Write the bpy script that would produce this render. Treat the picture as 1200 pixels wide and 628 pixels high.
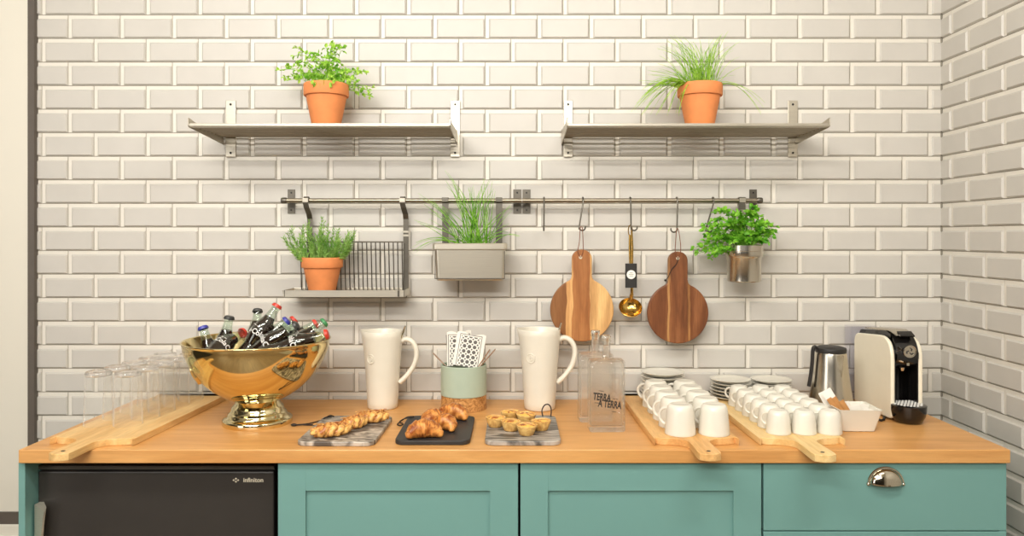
import bpy, bmesh, math, random
from mathutils import Vector, Matrix, Euler
PI = math.pi
for o in list(bpy.data.objects): bpy.data.objects.remove(o)
S = bpy.context.scene
C = S.collection
random.seed(7)

# ---------------------------------------------------------------- camera, world, lights, exposure
D, F, XV, YV = 2.5, 875.0, 602.0, 277.0        # distance to tiled wall, focal length in px, vanishing point
CT = 0.90                                      # counter top height
CZ = CT + 0.546                                # camera height
cam = bpy.data.cameras.new('camera'); camo = bpy.data.objects.new('camera', cam); C.objects.link(camo)
camo.location = (0, -D, CZ); camo.rotation_euler = (PI/2, 0, 0)
cam.sensor_width = 36; cam.lens = F/1200*36
cam.shift_x = -2/1200; cam.shift_y = -37/1200
cam.clip_start = 0.05
S.camera = camo
w = bpy.data.worlds.new('world'); S.world = w; w.use_nodes = True
w.node_tree.nodes['Background'].inputs[0].default_value = (1, .95, .86, 1)
w.node_tree.nodes['Background'].inputs[1].default_value = 0.35
def area(name, loc, target, sx, sy, power, col=(1, .93, .82)):
    l = bpy.data.lights.new(name, 'AREA'); l.shape = 'RECTANGLE'; l.size = sx; l.size_y = sy
    l.energy = power; l.color = col
    o = bpy.data.objects.new(name, l); C.objects.link(o); o.location = loc
    o.rotation_euler = (Vector(target) - Vector(loc)).to_track_quat('-Z', 'Y').to_euler()
    return o
WARM = (1, .962, .905)
area('ceiling_lamp_near', (-.9, -1.75, 2.70), (-.4, -.05, 1.1), 1.6, .10, 21, WARM)
area('ceiling_lamp_near_right', (.7, -1.75, 2.70), (.6, -.1, 1.1), .8, .10, 15, WARM)
area('ceiling_lamp_middle', (-.5, -2.9, 2.70), (0, -.2, .9), 1.8, .1, 33, WARM)
area('ceiling_lamp_far', (-.8, -4.2, 2.6), (0, -.3, .9), 2.4, .12, 56, WARM)
area('added_fill_left', (-3.0, -3.0, 1.5), (.4, -.3, .9), 1.6, 1.6, 30, (1, .97, .93))  # soft fill added out of view at the left; no window there
S.cycles.transparent_max_bounces = 48; S.cycles.transmission_bounces = 32; S.cycles.max_bounces = 32; S.cycles.glossy_bounces = 8
S.view_settings.view_transform = 'Standard'; S.view_settings.look = 'None'
S.view_settings.exposure = -0.05; S.view_settings.gamma = 1; S.view_settings.use_curve_mapping = False

# ---------------------------------------------------------------- helpers
def lin(c):
    return tuple((x/255/12.92 if x/255 <= .04045 else ((x/255+.055)/1.055)**2.4) for x in c) + (1,)
def P(px, py, dist):            # point on the ray of an image position at a distance from the camera plane
    return Vector(((px-XV)*dist/F, dist-D, CZ + (YV-py)*dist/F))
def tag(o, label=None, cat=None, group=None, kind=None):
    if label: o['label'] = label
    if cat: o['category'] = cat
    if group: o['group'] = group
    if kind: o['kind'] = kind
    return o
def empty(name, loc, rz=0, rot=None):
    o = bpy.data.objects.new(name, None); C.objects.link(o); o.location = loc
    o.rotation_euler = rot if rot else (0, 0, rz); o.empty_display_size = .05
    return o
def children(o): return [c for c in bpy.data.objects if c.parent == o]
def copy_tree(o, parent=None):
    c = o.copy(); C.objects.link(c); c.parent = parent
    for ch in children(o): copy_tree(ch, c)
    return c

class MB:
    def __init__(s): s.v = []; s.f = []; s.m = []
    def add(s, vs, fs, mi=0):
        b = len(s.v); s.v += [tuple(v) for v in vs]
        s.f += [tuple(i+b for i in f) for f in fs]; s.m += [mi]*len(fs); return s
    def box(s, x0, x1, y0, y1, z0, z1, mi=0, M=None):
        vs = [Vector((x, y, z)) for x in (x0, x1) for y in (y0, y1) for z in (z0, z1)]
        if M: vs = [M @ v for v in vs]
        return s.add(vs, [(0,1,3,2),(4,6,7,5),(0,4,5,1),(2,3,7,6),(0,2,6,4),(1,5,7,3)], mi)
    def tube(s, pts, r, n=8, closed=False, flat=None, mi=0, up=None):
        pts = [Vector(p) for p in pts]; N = len(pts)
        rs = r if isinstance(r, (list, tuple)) else [r]*N
        vs = []; u = None
        for i, p in enumerate(pts):
            if closed: t = pts[(i+1) % N]-pts[i-1]
            else: t = pts[min(i+1, N-1)]-pts[max(i-1, 0)]
            t = t.normalized() if t.length > 1e-9 else Vector((0, 0, 1))
            if u is None:
                a = Vector(up) if up else (Vector((0, 0, 1)) if abs(t.z) < .9 else Vector((1, 0, 0)))
                u = (a - t*a.dot(t)).normalized()
            else: u = (u - t*u.dot(t)).normalized()
            w_ = t.cross(u)
            for k in range(n):
                a = 2*PI*k/n
                vs.append(p + u*math.cos(a)*rs[i]*(flat or 1) + w_*math.sin(a)*rs[i])
        fs = []
        for i in range(N if closed else N-1):
            j = (i+1) % N
            for k in range(n):
                l = (k+1) % n; fs.append((i*n+k, i*n+l, j*n+l, j*n+k))
        if not closed:
            fs.append(tuple(range(n))[::-1]); fs.append(tuple((N-1)*n+k for k in range(n)))
        return s.add(vs, fs, mi)
    def lathe(s, prof, n=40, c=(0, 0, 0), mi=0, wob=None):
        vs = []; rings = []
        for (r, z) in prof:
            if r < 1e-6:
                rings.append([len(vs)]); vs.append((c[0], c[1], c[2]+z))
            else:
                ring = []
                for k in range(n):
                    a = 2*PI*k/n; rr = r*(wob(a, z) if wob else 1)
                    ring.append(len(vs)); vs.append((c[0]+rr*math.cos(a), c[1]+rr*math.sin(a), c[2]+z))
                rings.append(ring)
        fs = []
        for A, B in zip(rings, rings[1:]):
            if len(A) == 1 and len(B) == 1: continue
            for k in range(n):
                l = (k+1) % n
                if len(A) == 1: fs.append((A[0], B[l], B[k]))
                elif len(B) == 1: fs.append((A[k], A[l], B[0]))
                else: fs.append((A[k], A[l], B[l], B[k]))
        return s.add(vs, fs, mi)
    def prism(s, out, t0, t1, axis='z', mi=0):
        def m(a, b, t): return {'z': (a, b, t), 'y': (a, t, b), 'x': (t, a, b)}[axis]
        n = len(out)
        vs = [m(a, b, t0) for a, b in out] + [m(a, b, t1) for a, b in out]
        fs = [tuple(range(n))[::-1], tuple(range(n, 2*n))] + [(i, (i+1) % n, n+(i+1) % n, n+i) for i in range(n)]
        return s.add(vs, fs, mi)
    def sphere(s, c, r, sc=(1, 1, 1), nu=16, nv=10, mi=0, fn=None):
        prof = []
        vs = []; 
        for j in range(nv+1):
            th = PI*j/nv
            for i in range(nu):
                ph = 2*PI*i/nu
                d = Vector((math.sin(th)*math.cos(ph), math.sin(th)*math.sin(ph), math.cos(th)))
                k = fn(d) if fn else 1
                vs.append((c[0]+d.x*r*sc[0]*k, c[1]+d.y*r*sc[1]*k, c[2]+d.z*r*sc[2]*k))
        fs = [(j*nu+i, (j+1)*nu+i, (j+1)*nu+(i+1) % nu, j*nu+(i+1) % nu) for j in range(nv) for i in range(nu)]
        return s.add(vs, fs, mi)
    def build(s, name, mat, parent=None, loc=None, rot=None, smooth=True, ang=40, bevel=None, seg=2, label=None):
        me = bpy.data.meshes.new(name); me.from_pydata(s.v, [], s.f)
        bm = bmesh.new(); bm.from_mesh(me)
        bmesh.ops.remove_doubles(bm, verts=bm.verts, dist=1e-6)
        bmesh.ops.recalc_face_normals(bm, faces=bm.faces); bm.to_mesh(me); bm.free()
        mats = mat if isinstance(mat, (list, tuple)) else [mat]
        for m in mats: me.materials.append(m)
        if len(mats) > 1 and len(me.polygons) == len(s.m):
            for p, mi in zip(me.polygons, s.m): p.material_index = mi
        if smooth:
            for p in me.polygons: p.use_smooth = True
            me.set_sharp_from_angle(angle=math.radians(ang))
        o = bpy.data.objects.new(name, me); C.objects.link(o)
        if parent: o.parent = parent
        if loc is not None: o.location = loc
        if rot is not None: o.rotation_euler = rot
        if bevel:
            b = o.modifiers.new('bevel', 'BEVEL'); b.width = bevel; b.segments = seg; b.limit_method = 'ANGLE'
            b.angle_limit = math.radians(35)
        if label: o['label'] = label
        return o

def rrect(x0, x1, y0, y1, r, n=6):
    out = []
    for cx, cy, a0 in ((x1-r, y1-r, 0), (x0+r, y1-r, 90), (x0+r, y0+r, 180), (x1-r, y0+r, 270)):
        for k in range(n+1):
            a = math.radians(a0+90*k/n); out.append((cx+r*math.cos(a), cy+r*math.sin(a)))
    return out
def catmull(pts, n=6, closed=False):
    pts = [Vector(p) for p in pts]; out = []; N = len(pts)
    rng = range(N if closed else N-1)
    for i in rng:
        if closed: p0, p1, p2, p3 = pts[i-1], pts[i], pts[(i+1) % N], pts[(i+2) % N]
        else: p0, p1, p2, p3 = pts[max(i-1, 0)], pts[i], pts[i+1], pts[min(i+2, N-1)]
        for k in range(n):
            t = k/n
            out.append(.5*((2*p1)+(-p0+p2)*t+(2*p0-5*p1+4*p2-p3)*t*t+(-p0+3*p1-3*p2+p3)*t**3))
    if not closed: out.append(pts[-1])
    return out
def text_mb(txt, size, sx=1.0, align='CENTER', spacing=1.0, bold=0, fn=None):
    cu = bpy.data.curves.new('t', 'FONT'); cu.body = txt; cu.size = size; cu.align_x = align; cu.align_y = 'CENTER'
    cu.space_character = spacing; cu.offset = bold; cu.resolution_u = 3
    o = bpy.data.objects.new('t', cu); C.objects.link(o)
    dg = bpy.context.evaluated_depsgraph_get(); dg.update()
    me = o.evaluated_get(dg).to_mesh()
    vs = [Vector((v.co.x*sx, v.co.y, 0)) for v in me.vertices]; fs = [tuple(p.vertices) for p in me.polygons]
    bpy.data.objects.remove(o); bpy.data.curves.remove(cu)
    mb = MB(); mb.add([fn(v) if fn else v for v in vs], fs); return mb

# ---------------------------------------------------------------- materials
def newmat(name):
    m = bpy.data.materials.new(name); m.use_nodes = True
    nt = m.node_tree; return m, nt, nt.nodes['Principled BSDF']
def pm(name, col, rough=.5, metal=0, var=.05, vs=30, spec=None, bump=0, bs=200, aniso=None, coat=0):
    m, nt, b = newmat(name); c = lin(col)
    b.inputs['Roughness'].default_value = rough; b.inputs['Metallic'].default_value = metal
    if spec is not None: b.inputs['Specular IOR Level'].default_value = spec
    if coat: b.inputs['Coat Weight'].default_value = coat
    tc = nt.nodes.new('ShaderNodeTexCoord'); mp = nt.nodes.new('ShaderNodeMapping')
    nt.links.new(tc.outputs['Object'], mp.inputs[0])
    if aniso: mp.inputs['Scale'].default_value = aniso
    n = nt.nodes.new('ShaderNodeTexNoise'); n.inputs['Scale'].default_value = vs; n.inputs['Detail'].default_value = 3
    nt.links.new(mp.outputs[0], n.inputs[0])
    r = nt.nodes.new('ShaderNodeValToRGB'); r.color_ramp.elements[0].position = .3; r.color_ramp.elements[1].position = .7
    r.color_ramp.elements[0].color = tuple(x*(1-var) for x in c[:3])+(1,)
    r.color_ramp.elements[1].color = tuple(min(1, x*(1+var)) for x in c[:3])+(1,)
    nt.links.new(n.outputs[0], r.inputs[0]); nt.links.new(r.outputs[0], b.inputs['Base Color'])
    if bump:
        n2 = nt.nodes.new('ShaderNodeTexNoise'); n2.inputs['Scale'].default_value = bs
        nt.links.new(mp.outputs[0], n2.inputs[0])
        bp = nt.nodes.new('ShaderNodeBump'); bp.inputs['Strength'].default_value = bump; bp.inputs['Distance'].default_value = .002
        nt.links.new(n2.outputs[0], bp.inputs['Height']); nt.links.new(bp.outputs[0], b.inputs['Normal'])
    return m
def wood(name, stops, scale=(1, 1, 1), rough=.45, k=3.0, stripes=None, fine=.12):
    """stops: colours of the grain ramp; the grain runs along the axis with the small scale"""
    m, nt, b = newmat(name); L = nt.links; N = nt.nodes
    b.inputs['Roughness'].default_value = rough
    tc = N.new('ShaderNodeTexCoord'); mp = N.new('ShaderNodeMapping'); mp.inputs['Scale'].default_value = scale
    L.new(tc.outputs['Object'], mp.inputs[0])
    n1 = N.new('ShaderNodeTexNoise'); n1.inputs['Scale'].default_value = k; n1.inputs['Detail'].default_value = 6
    n1.inputs['Distortion'].default_value = .8; L.new(mp.outputs[0], n1.inputs[0])
    r = N.new('ShaderNodeValToRGB'); r.color_ramp.elements[0].position = .28; r.color_ramp.elements[1].position = .72
    r.color_ramp.elements[0].color = lin(stops[0]); r.color_ramp.elements[1].color = lin(stops[-1])
    for i, s_ in enumerate(stops[1:-1]):
        e = r.color_ramp.elements.new(.28+.44*(i+1)/(len(stops)-1)); e.color = lin(s_)
    L.new(n1.outputs[0], r.inputs[0]); col = r.outputs[0]
    n2 = N.new('ShaderNodeTexNoise'); n2.inputs['Scale'].default_value = k*9; n2.inputs['Detail'].default_value = 3
    L.new(mp.outputs[0], n2.inputs[0])
    mr = N.new('ShaderNodeMapRange'); mr.inputs[3].default_value = 1-fine; mr.inputs[4].default_value = 1+fine
    mr.inputs[1].default_value = .3; mr.inputs[2].default_value = .7
    L.new(n2.outputs[0], mr.inputs[0])
    mx = N.new('ShaderNodeMix'); mx.data_type = 'RGBA'; mx.blend_type = 'MULTIPLY'; mx.inputs[0].default_value = 1
    L.new(col, mx.inputs[6]); L.new(mr.outputs[0], mx.inputs[7]); col = mx.outputs[2]
    if stripes:                     # planks glued side by side: (position along x, colour factor)
        sp = N.new('ShaderNodeSeparateXYZ'); L.new(tc.outputs['Object'], sp.inputs[0])
        nn = N.new('ShaderNodeTexNoise'); nn.inputs['Scale'].default_value = 12; L.new(tc.outputs['Object'], nn.inputs[0])
        ma = N.new('ShaderNodeMath'); ma.operation = 'MULTIPLY_ADD'; ma.inputs[1].default_value = stripes[2]
        L.new(nn.outputs[0], ma.inputs[0]); L.new(sp.outputs[0], ma.inputs[2])
        m2 = N.new('ShaderNodeMapRange'); m2.inputs[1].default_value = -stripes[0]; m2.inputs[2].default_value = stripes[0]
        L.new(ma.outputs[0], m2.inputs[0])
        rr = N.new('ShaderNodeValToRGB'); rr.color_ramp.interpolation = 'CONSTANT'
        els = rr.color_ramp.elements
        for i, (p, c) in enumerate(stripes[1]):
            if i < 2: e = els[i]; e.position = p
            else: e = els.new(p)
            e.color = lin(c)
        L.new(m2.outputs[0], rr.inputs[0])
        m3 = N.new('ShaderNodeMix'); m3.data_type = 'RGBA'; m3.blend_type = 'MULTIPLY'; m3.inputs[0].default_value = 1
        L.new(col, m3.inputs[6]); L.new(rr.outputs[0], m3.inputs[7]); col = m3.outputs[2]
    L.new(col, b.inputs['Base Color'])
    return m
def marble(name, dark, light, sc=(1, 1, 1), k=9, lo=.35, hi=.7):
    m, nt, b = newmat(name); L = nt.links; N = nt.nodes; b.inputs['Roughness'].default_value = .35
    tc = N.new('ShaderNodeTexCoord'); mp = N.new('ShaderNodeMapping'); mp.inputs['Scale'].default_value = sc
    mp.inputs['Rotation'].default_value = (0, 0, .35); L.new(tc.outputs['Object'], mp.inputs[0])
    n = N.new('ShaderNodeTexNoise'); n.inputs['Scale'].default_value = k; n.inputs['Detail'].default_value = 8
    n.inputs['Distortion'].default_value = 1.6; L.new(mp.outputs[0], n.inputs[0])
    r = N.new('ShaderNodeValToRGB'); r.color_ramp.elements[0].position = lo; r.color_ramp.elements[1].position = hi
    r.color_ramp.elements[0].color = lin(dark); r.color_ramp.elements[1].color = lin(light)
    L.new(n.outputs[0], r.inputs[0]); L.new(r.outputs[0], b.inputs['Base Color']); return m
def thin_glass(name, tint=(1, 1, 1), refl=.9, base=.04, rough=.0, haze=0):
    m, nt, b = newmat(name); L = nt.links; N = nt.nodes; N.remove(b)
    out = N['Material Output']
    t = N.new('ShaderNodeBsdfTransparent'); t.inputs[0].default_value = tint+(1,)
    g = N.new('ShaderNodeBsdfGlossy'); g.inputs['Roughness'].default_value = rough+.02; g.inputs[0].default_value = (refl, refl, refl, 1)
    lw = N.new('ShaderNodeLayerWeight'); lw.inputs[0].default_value = .5
    pw = N.new('ShaderNodeMath'); pw.operation = 'POWER'; pw.inputs[1].default_value = 3.0
    L.new(lw.outputs['Facing'], pw.inputs[0])
    ml = N.new('ShaderNodeMath'); ml.operation = 'MULTIPLY_ADD'; ml.inputs[1].default_value = .75; ml.inputs[2].default_value = base
    L.new(pw.outputs[0], ml.inputs[0])
    mx = N.new('ShaderNodeMixShader'); L.new(ml.outputs[0], mx.inputs[0]); L.new(t.outputs[0], mx.inputs[1]); L.new(g.outputs[0], mx.inputs[2])
    L.new(mx.outputs[0], out.inputs[0]); return m
def rim_glass(name, k=.85, base=.03):  # white mixed in towards the edges, painting the glass's bright edge reflections
    m, nt, b = newmat(name); L = nt.links; N = nt.nodes
    b.inputs['Base Color'].default_value = (.93, .92, .90, 1); b.inputs['Roughness'].default_value = .12
    t = N.new('ShaderNodeBsdfTransparent'); t.inputs[0].default_value = (.995, .995, .99, 1)
    lw = N.new('ShaderNodeLayerWeight'); lw.inputs[0].default_value = .5
    pw = N.new('ShaderNodeMath'); pw.operation = 'POWER'; pw.inputs[1].default_value = 5.0; L.new(lw.outputs['Facing'], pw.inputs[0])
    ml = N.new('ShaderNodeMath'); ml.operation = 'MULTIPLY_ADD'; ml.inputs[1].default_value = k; ml.inputs[2].default_value = base
    L.new(pw.outputs[0], ml.inputs[0]); mx = N.new('ShaderNodeMixShader'); L.new(ml.outputs[0], mx.inputs[0])
    L.new(t.outputs[0], mx.inputs[1]); L.new(b.outputs[0], mx.inputs[2]); L.new(mx.outputs[0], N['Material Output'].inputs[0]); return m
def soft_glass(name, share, col=(1, 1, 1)):
    m, nt, b = newmat(name); L = nt.links; N = nt.nodes
    b.inputs['Base Color'].default_value = col+(1,); b.inputs['Transmission Weight'].default_value = 1
    b.inputs['Roughness'].default_value = 0; b.inputs['IOR'].default_value = 1.45
    t = N.new('ShaderNodeBsdfTransparent'); t.inputs[0].default_value = (.99, .99, .985, 1)
    mx = N.new('ShaderNodeMixShader'); mx.inputs[0].default_value = share
    L.new(t.outputs[0], mx.inputs[1]); L.new(b.outputs[0], mx.inputs[2]); L.new(mx.outputs[0], N['Material Output'].inputs[0]); return m
def solid_glass(name, col=(1, 1, 1), rough=0, ior=1.45):
    m, nt, b = newmat(name); b.inputs['Base Color'].default_value = col+(1,)
    b.inputs['Transmission Weight'].default_value = 1; b.inputs['Roughness'].default_value = rough; b.inputs['IOR'].default_value = ior
    return m

M = {}
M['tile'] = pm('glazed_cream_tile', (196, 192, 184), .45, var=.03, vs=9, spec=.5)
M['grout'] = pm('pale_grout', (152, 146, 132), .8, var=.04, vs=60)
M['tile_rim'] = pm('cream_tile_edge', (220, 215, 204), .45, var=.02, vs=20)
M['white_wall'] = pm('white_painted_panel', (222, 217, 203), .5, var=.01, vs=3)
M['room'] = pm('taupe_painted_wall', (56, 53, 45), .8, var=.03, vs=3)
M['ceil'] = pm('white_ceiling_paint', (225, 220, 208), .9, var=.01, vs=3)
M['floor'] = wood('brown_floor_boards', [(120, 100, 78), (150, 128, 100)], (6, .6, 1), .4)
M['trim'] = pm('dark_taupe_trim', (92, 84, 76), .5, var=.04)
M['counter'] = wood('oiled_beech_worktop', [(198, 140, 78), (211, 156, 92), (220, 167, 103)], (.8, 9, 9), .38, 3, fine=.05)
M['teal'] = pm('teal_lacquer', (113, 158, 152), .42, var=.015, vs=4)
M['dark'] = pm('black_void_paint', (14, 14, 13), .8)
M['fridge'] = pm('charcoal_fridge_paint', (52, 49, 46), .38, var=.04, vs=20)
M['fridge_trim'] = pm('dark_grey_fridge_trim', (74, 70, 62), .35)
M['steel'] = pm('brushed_steel', (188, 181, 166), .36, .88, var=.08, vs=60, aniso=(.2, 3, 12))
M['steel_slat'] = pm('shaded_steel_rods', (150, 141, 124), .34, .92, var=.06, vs=40)  # darker copy of the steel, shelf underside shade put into its colour
M['satin'] = pm('satin_steel', (208, 201, 185), .34, .7, var=.05, vs=60, aniso=(.2, 3, 12))
M['steel_v'] = pm('brushed_steel_upright', (205, 198, 184), .24, 1, var=.05, vs=60, aniso=(8, 8, .3))
M['steel_dark'] = pm('darkened_steel', (104, 99, 90), .4, .8, var=.08, vs=50)
M['chrome'] = pm('polished_nickel', (205, 196, 178), .12, 1, var=.03)
M['hole'] = pm('screw_hole_black', (24, 20, 18), .7)
M['gold'] = pm('champagne_gold_metal', (228, 210, 156), .07, 1, var=.03, vs=6)
M['gold_foot'] = pm('pale_champagne_metal', (228, 216, 174), .08, 1, var=.03, vs=6)
M['brass'] = pm('yellow_brass', (198, 160, 88), .2, 1, var=.06)
M['white_china'] = pm('white_china', (224, 220, 207), .25, var=.015, vs=10)
M['cream_china'] = pm('cream_glazed_stoneware', (226, 220, 204), .3, var=.03, vs=12)
M['mint'] = pm('mint_glaze', (174, 188, 168), .4, var=.02)
M['cork'] = marble('cork_texture', (150, 98, 48), (212, 160, 100), (1, 1, 1), 70, .35, .65)
M['terracotta'] = pm('terracotta_clay', (224, 138, 80), .75, var=.07, vs=25, bump=.1)
M['soil'] = pm('dark_soil', (60, 44, 30), .95, var=.3, vs=120, bump=.6)
M['board'] = wood('light_oak_board', [(204, 156, 92), (222, 180, 116), (232, 196, 136)], (9, .9, 9), .5, 3, fine=.10)
M['board_warm'] = wood('warm_oak_board', [(200, 146, 84), (218, 168, 104), (228, 184, 122)], (9, .9, 9), .5, 3, fine=.10)
M['board_pale'] = wood('pale_beech_board', [(208, 168, 104), (228, 194, 132), (234, 204, 148)], (9, .9, 9), .5, 3, fine=.08)
M['acacia'] = wood('acacia_planks', [(168, 126, 84), (204, 162, 112), (232, 196, 142)], (9, 9, 1.0), .4, 3, fine=.1,
    stripes=(.104, [(0, (168, 140, 120)), (.30, (255, 240, 220)), (.40, (204, 168, 140)), (.67, (255, 248, 230))], .02))
M['walnut'] = wood('walnut_planks', [(106, 70, 44), (154, 108, 72), (190, 144, 102)], (9, 9, 1.0), .4, 3, fine=.14,
    stripes=(.104, [(0, (186, 158, 138)), (.365, (255, 255, 225)), (.40, (206, 180, 160)), (.68, (255, 250, 215)), (.715, (190, 162, 142))], .012))
M['marble_a'] = marble('grey_veined_marble', (88, 80, 72), (196, 186, 172), (2.0, 5, 1), 9, .42, .62)
M['marble_c'] = marble('grey_banded_marble', (78, 76, 72), (178, 170, 160), (1.2, 7, 1), 8, .42, .62)
M['slate'] = pm('black_slate', (46, 44, 43), .5, var=.18, vs=14, bump=.1)
M['leather'] = pm('black_leather_cord', (34, 27, 22), .6)
M['leather_brown'] = pm('brown_leather_cord', (122, 72, 46), .6)
M['braid'] = marble('baked_golden_pastry', (160, 84, 28), (240, 188, 108), (1, 1, 1), 38, .36, .58)
M['croissant'] = marble('baked_croissant_crust', (140, 70, 24), (226, 156, 80), (1, 1, 1), 34, .36, .62)
M['tartshell'] = marble('baked_tart_shell', (190, 128, 54), (240, 200, 124), (1, 1, 1), 40, .3, .6)
M['custard'] = marble('scorched_custard', (158, 78, 28), (240, 186, 88), (1, 1, 1), 45, .38, .52)
M['cola'] = pm('dark_cola_liquid', (40, 18, 12), .08, var=.1, spec=.6)
M['cap_red'] = pm('red_crown_cap', (206, 62, 44), .35)
M['cap_blue'] = pm('blue_crown_cap', (62, 66, 158), .35)
M['cap_green'] = pm('green_crown_cap', (66, 140, 84), .35)
M['cap_grey'] = pm('grey_crown_cap', (82, 82, 80), .35, .6)
M['ink_white'] = pm('white_print', (232, 230, 224), .5)
M['ink'] = pm('dark_print', (48, 44, 40), .6)
M['ink_pale'] = pm('silver_print', (212, 204, 182), .4)
M['glass'] = rim_glass('clear_drinking_glass')
M['glass_foot'] = soft_glass('thick_clear_glass', .8)
M['glass_b'] = soft_glass('clear_bottle_glass', .42, (.985, .985, .975))
M['glass_cola'] = thin_glass('greenish_bottle_glass', (.84, .92, .86), .95, .07)
M['glass_base'] = solid_glass('thick_glass_base', (.97, .97, .95))
M['stopper'] = pm('frosted_stopper', (212, 208, 196), .3, var=.02)
M['tank'] = thin_glass('bluish_clear_plastic', (.95, .95, .985), .9, .05)
M['black_gloss'] = pm('glossy_black_plastic', (22, 20, 19), .1, var=.05, spec=.6)
M['black_plastic'] = pm('matt_black_plastic', (38, 36, 34), .5)
M['cream_plastic'] = pm('cream_plastic', (238, 230, 208), .3, var=.01)
M['paper'] = pm('white_paper', (240, 236, 226), .8, var=.03)
M['kraft'] = pm('brown_kraft_paper', (184, 130, 74), .8, var=.12, vs=70)
M['straw'] = pm('pink_copper_metal', (206, 184, 168), .25, .8)
def leafmat(name, a, b_, rough=.5):
    m, nt, b = newmat(name); L = nt.links; N = nt.nodes
    b.inputs['Roughness'].default_value = rough; b.inputs['Subsurface Weight'].default_value = .0
    tc = N.new('ShaderNodeTexCoord'); n = N.new('ShaderNodeTexNoise'); n.inputs['Scale'].default_value = 45
    L.new(tc.outputs['Object'], n.inputs[0]); r = N.new('ShaderNodeValToRGB')
    r.color_ramp.elements[0].position = .35; r.color_ramp.elements[1].position = .65
    r.color_ramp.elements[0].color = lin(a); r.color_ramp.elements[1].color = lin(b_)
    L.new(n.outputs[0], r.inputs[0]); L.new(r.outputs[0], b.inputs['Base Color'])
    out = N['Material Output']; tr = N.new('ShaderNodeBsdfTranslucent'); L.new(r.outputs[0], tr.inputs[0])
    mx = N.new('ShaderNodeMixShader'); mx.inputs[0].default_value = .42
    L.new(b.outputs[0], mx.inputs[1]); L.new(tr.outputs[0], mx.inputs[2]); L.new(mx.outputs[0], out.inputs[0]); return m
M['leaf_oregano'] = leafmat('fresh_green_leaf', (122, 188, 52), (200, 238, 104))
M['leaf_grass'] = leafmat('grass_blade_green', (130, 190, 46), (206, 240, 96))
M['leaf_chive'] = leafmat('chive_green', (112, 180, 50), (174, 224, 92))
M['leaf_rosemary'] = leafmat('rosemary_green', (122, 176, 76), (186, 220, 124))
M['leaf_parsley'] = leafmat('parsley_green', (84, 166, 34), (166, 224, 76))
def napkin_mat():
    m, nt, b = newmat('dotted_paper_print'); L = nt.links; N = nt.nodes; b.inputs['Roughness'].default_value = .8
    tc = N.new('ShaderNodeTexCoord'); sp = N.new('ShaderNodeSeparateXYZ'); L.new(tc.outputs['Object'], sp.inputs[0])
    def mth(op, a, bb=None, c=None):
        n = N.new('ShaderNodeMath'); n.operation = op
        for i, x in enumerate((a, bb, c)):
            if x is None: continue
            if isinstance(x, (int, float)): n.inputs[i].default_value = x
            else: L.new(x, n.inputs[i])
        return n.outputs[0]
    def dots(k, off, r):
        u = mth('FRACT', mth('MULTIPLY_ADD', sp.outputs[0], k, off+50)); v = mth('FRACT', mth('MULTIPLY_ADD', sp.outputs[2], k, off+50))
        du = mth('SUBTRACT', u, .5); dv = mth('SUBTRACT', v, .5)
        return mth('LESS_THAN', mth('ADD', mth('MULTIPLY', du, du), mth('MULTIPLY', dv, dv)), r*r)
    big = dots(62, .5, .36); small = dots(62, 0, .17)
    ax = mth('ABSOLUTE', sp.outputs[0]); 
    inside = mth('MULTIPLY', mth('LESS_THAN', ax, .030), mth('LESS_THAN', sp.outputs[2], .096))
    border = mth('MULTIPLY', mth('GREATER_THAN', mth('MAXIMUM', ax, mth('SUBTRACT', sp.outputs[2], .066)), .0335),
                 mth('LESS_THAN', mth('MAXIMUM', ax, mth('SUBTRACT', sp.outputs[2], .066)), .0355))
    f = mth('MAXIMUM', mth('MULTIPLY', mth('MAXIMUM', big, small), inside), border)
    mx = N.new('ShaderNodeMix'); mx.data_type = 'RGBA'; mx.inputs[6].default_value = lin((240, 236, 226)); mx.inputs[7].default_value = lin((104, 100, 96))
    L.new(f, mx.inputs[0]); L.new(mx.outputs[2], b.inputs['Base Color']); return m
M['napkin'] = napkin_mat()

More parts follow.
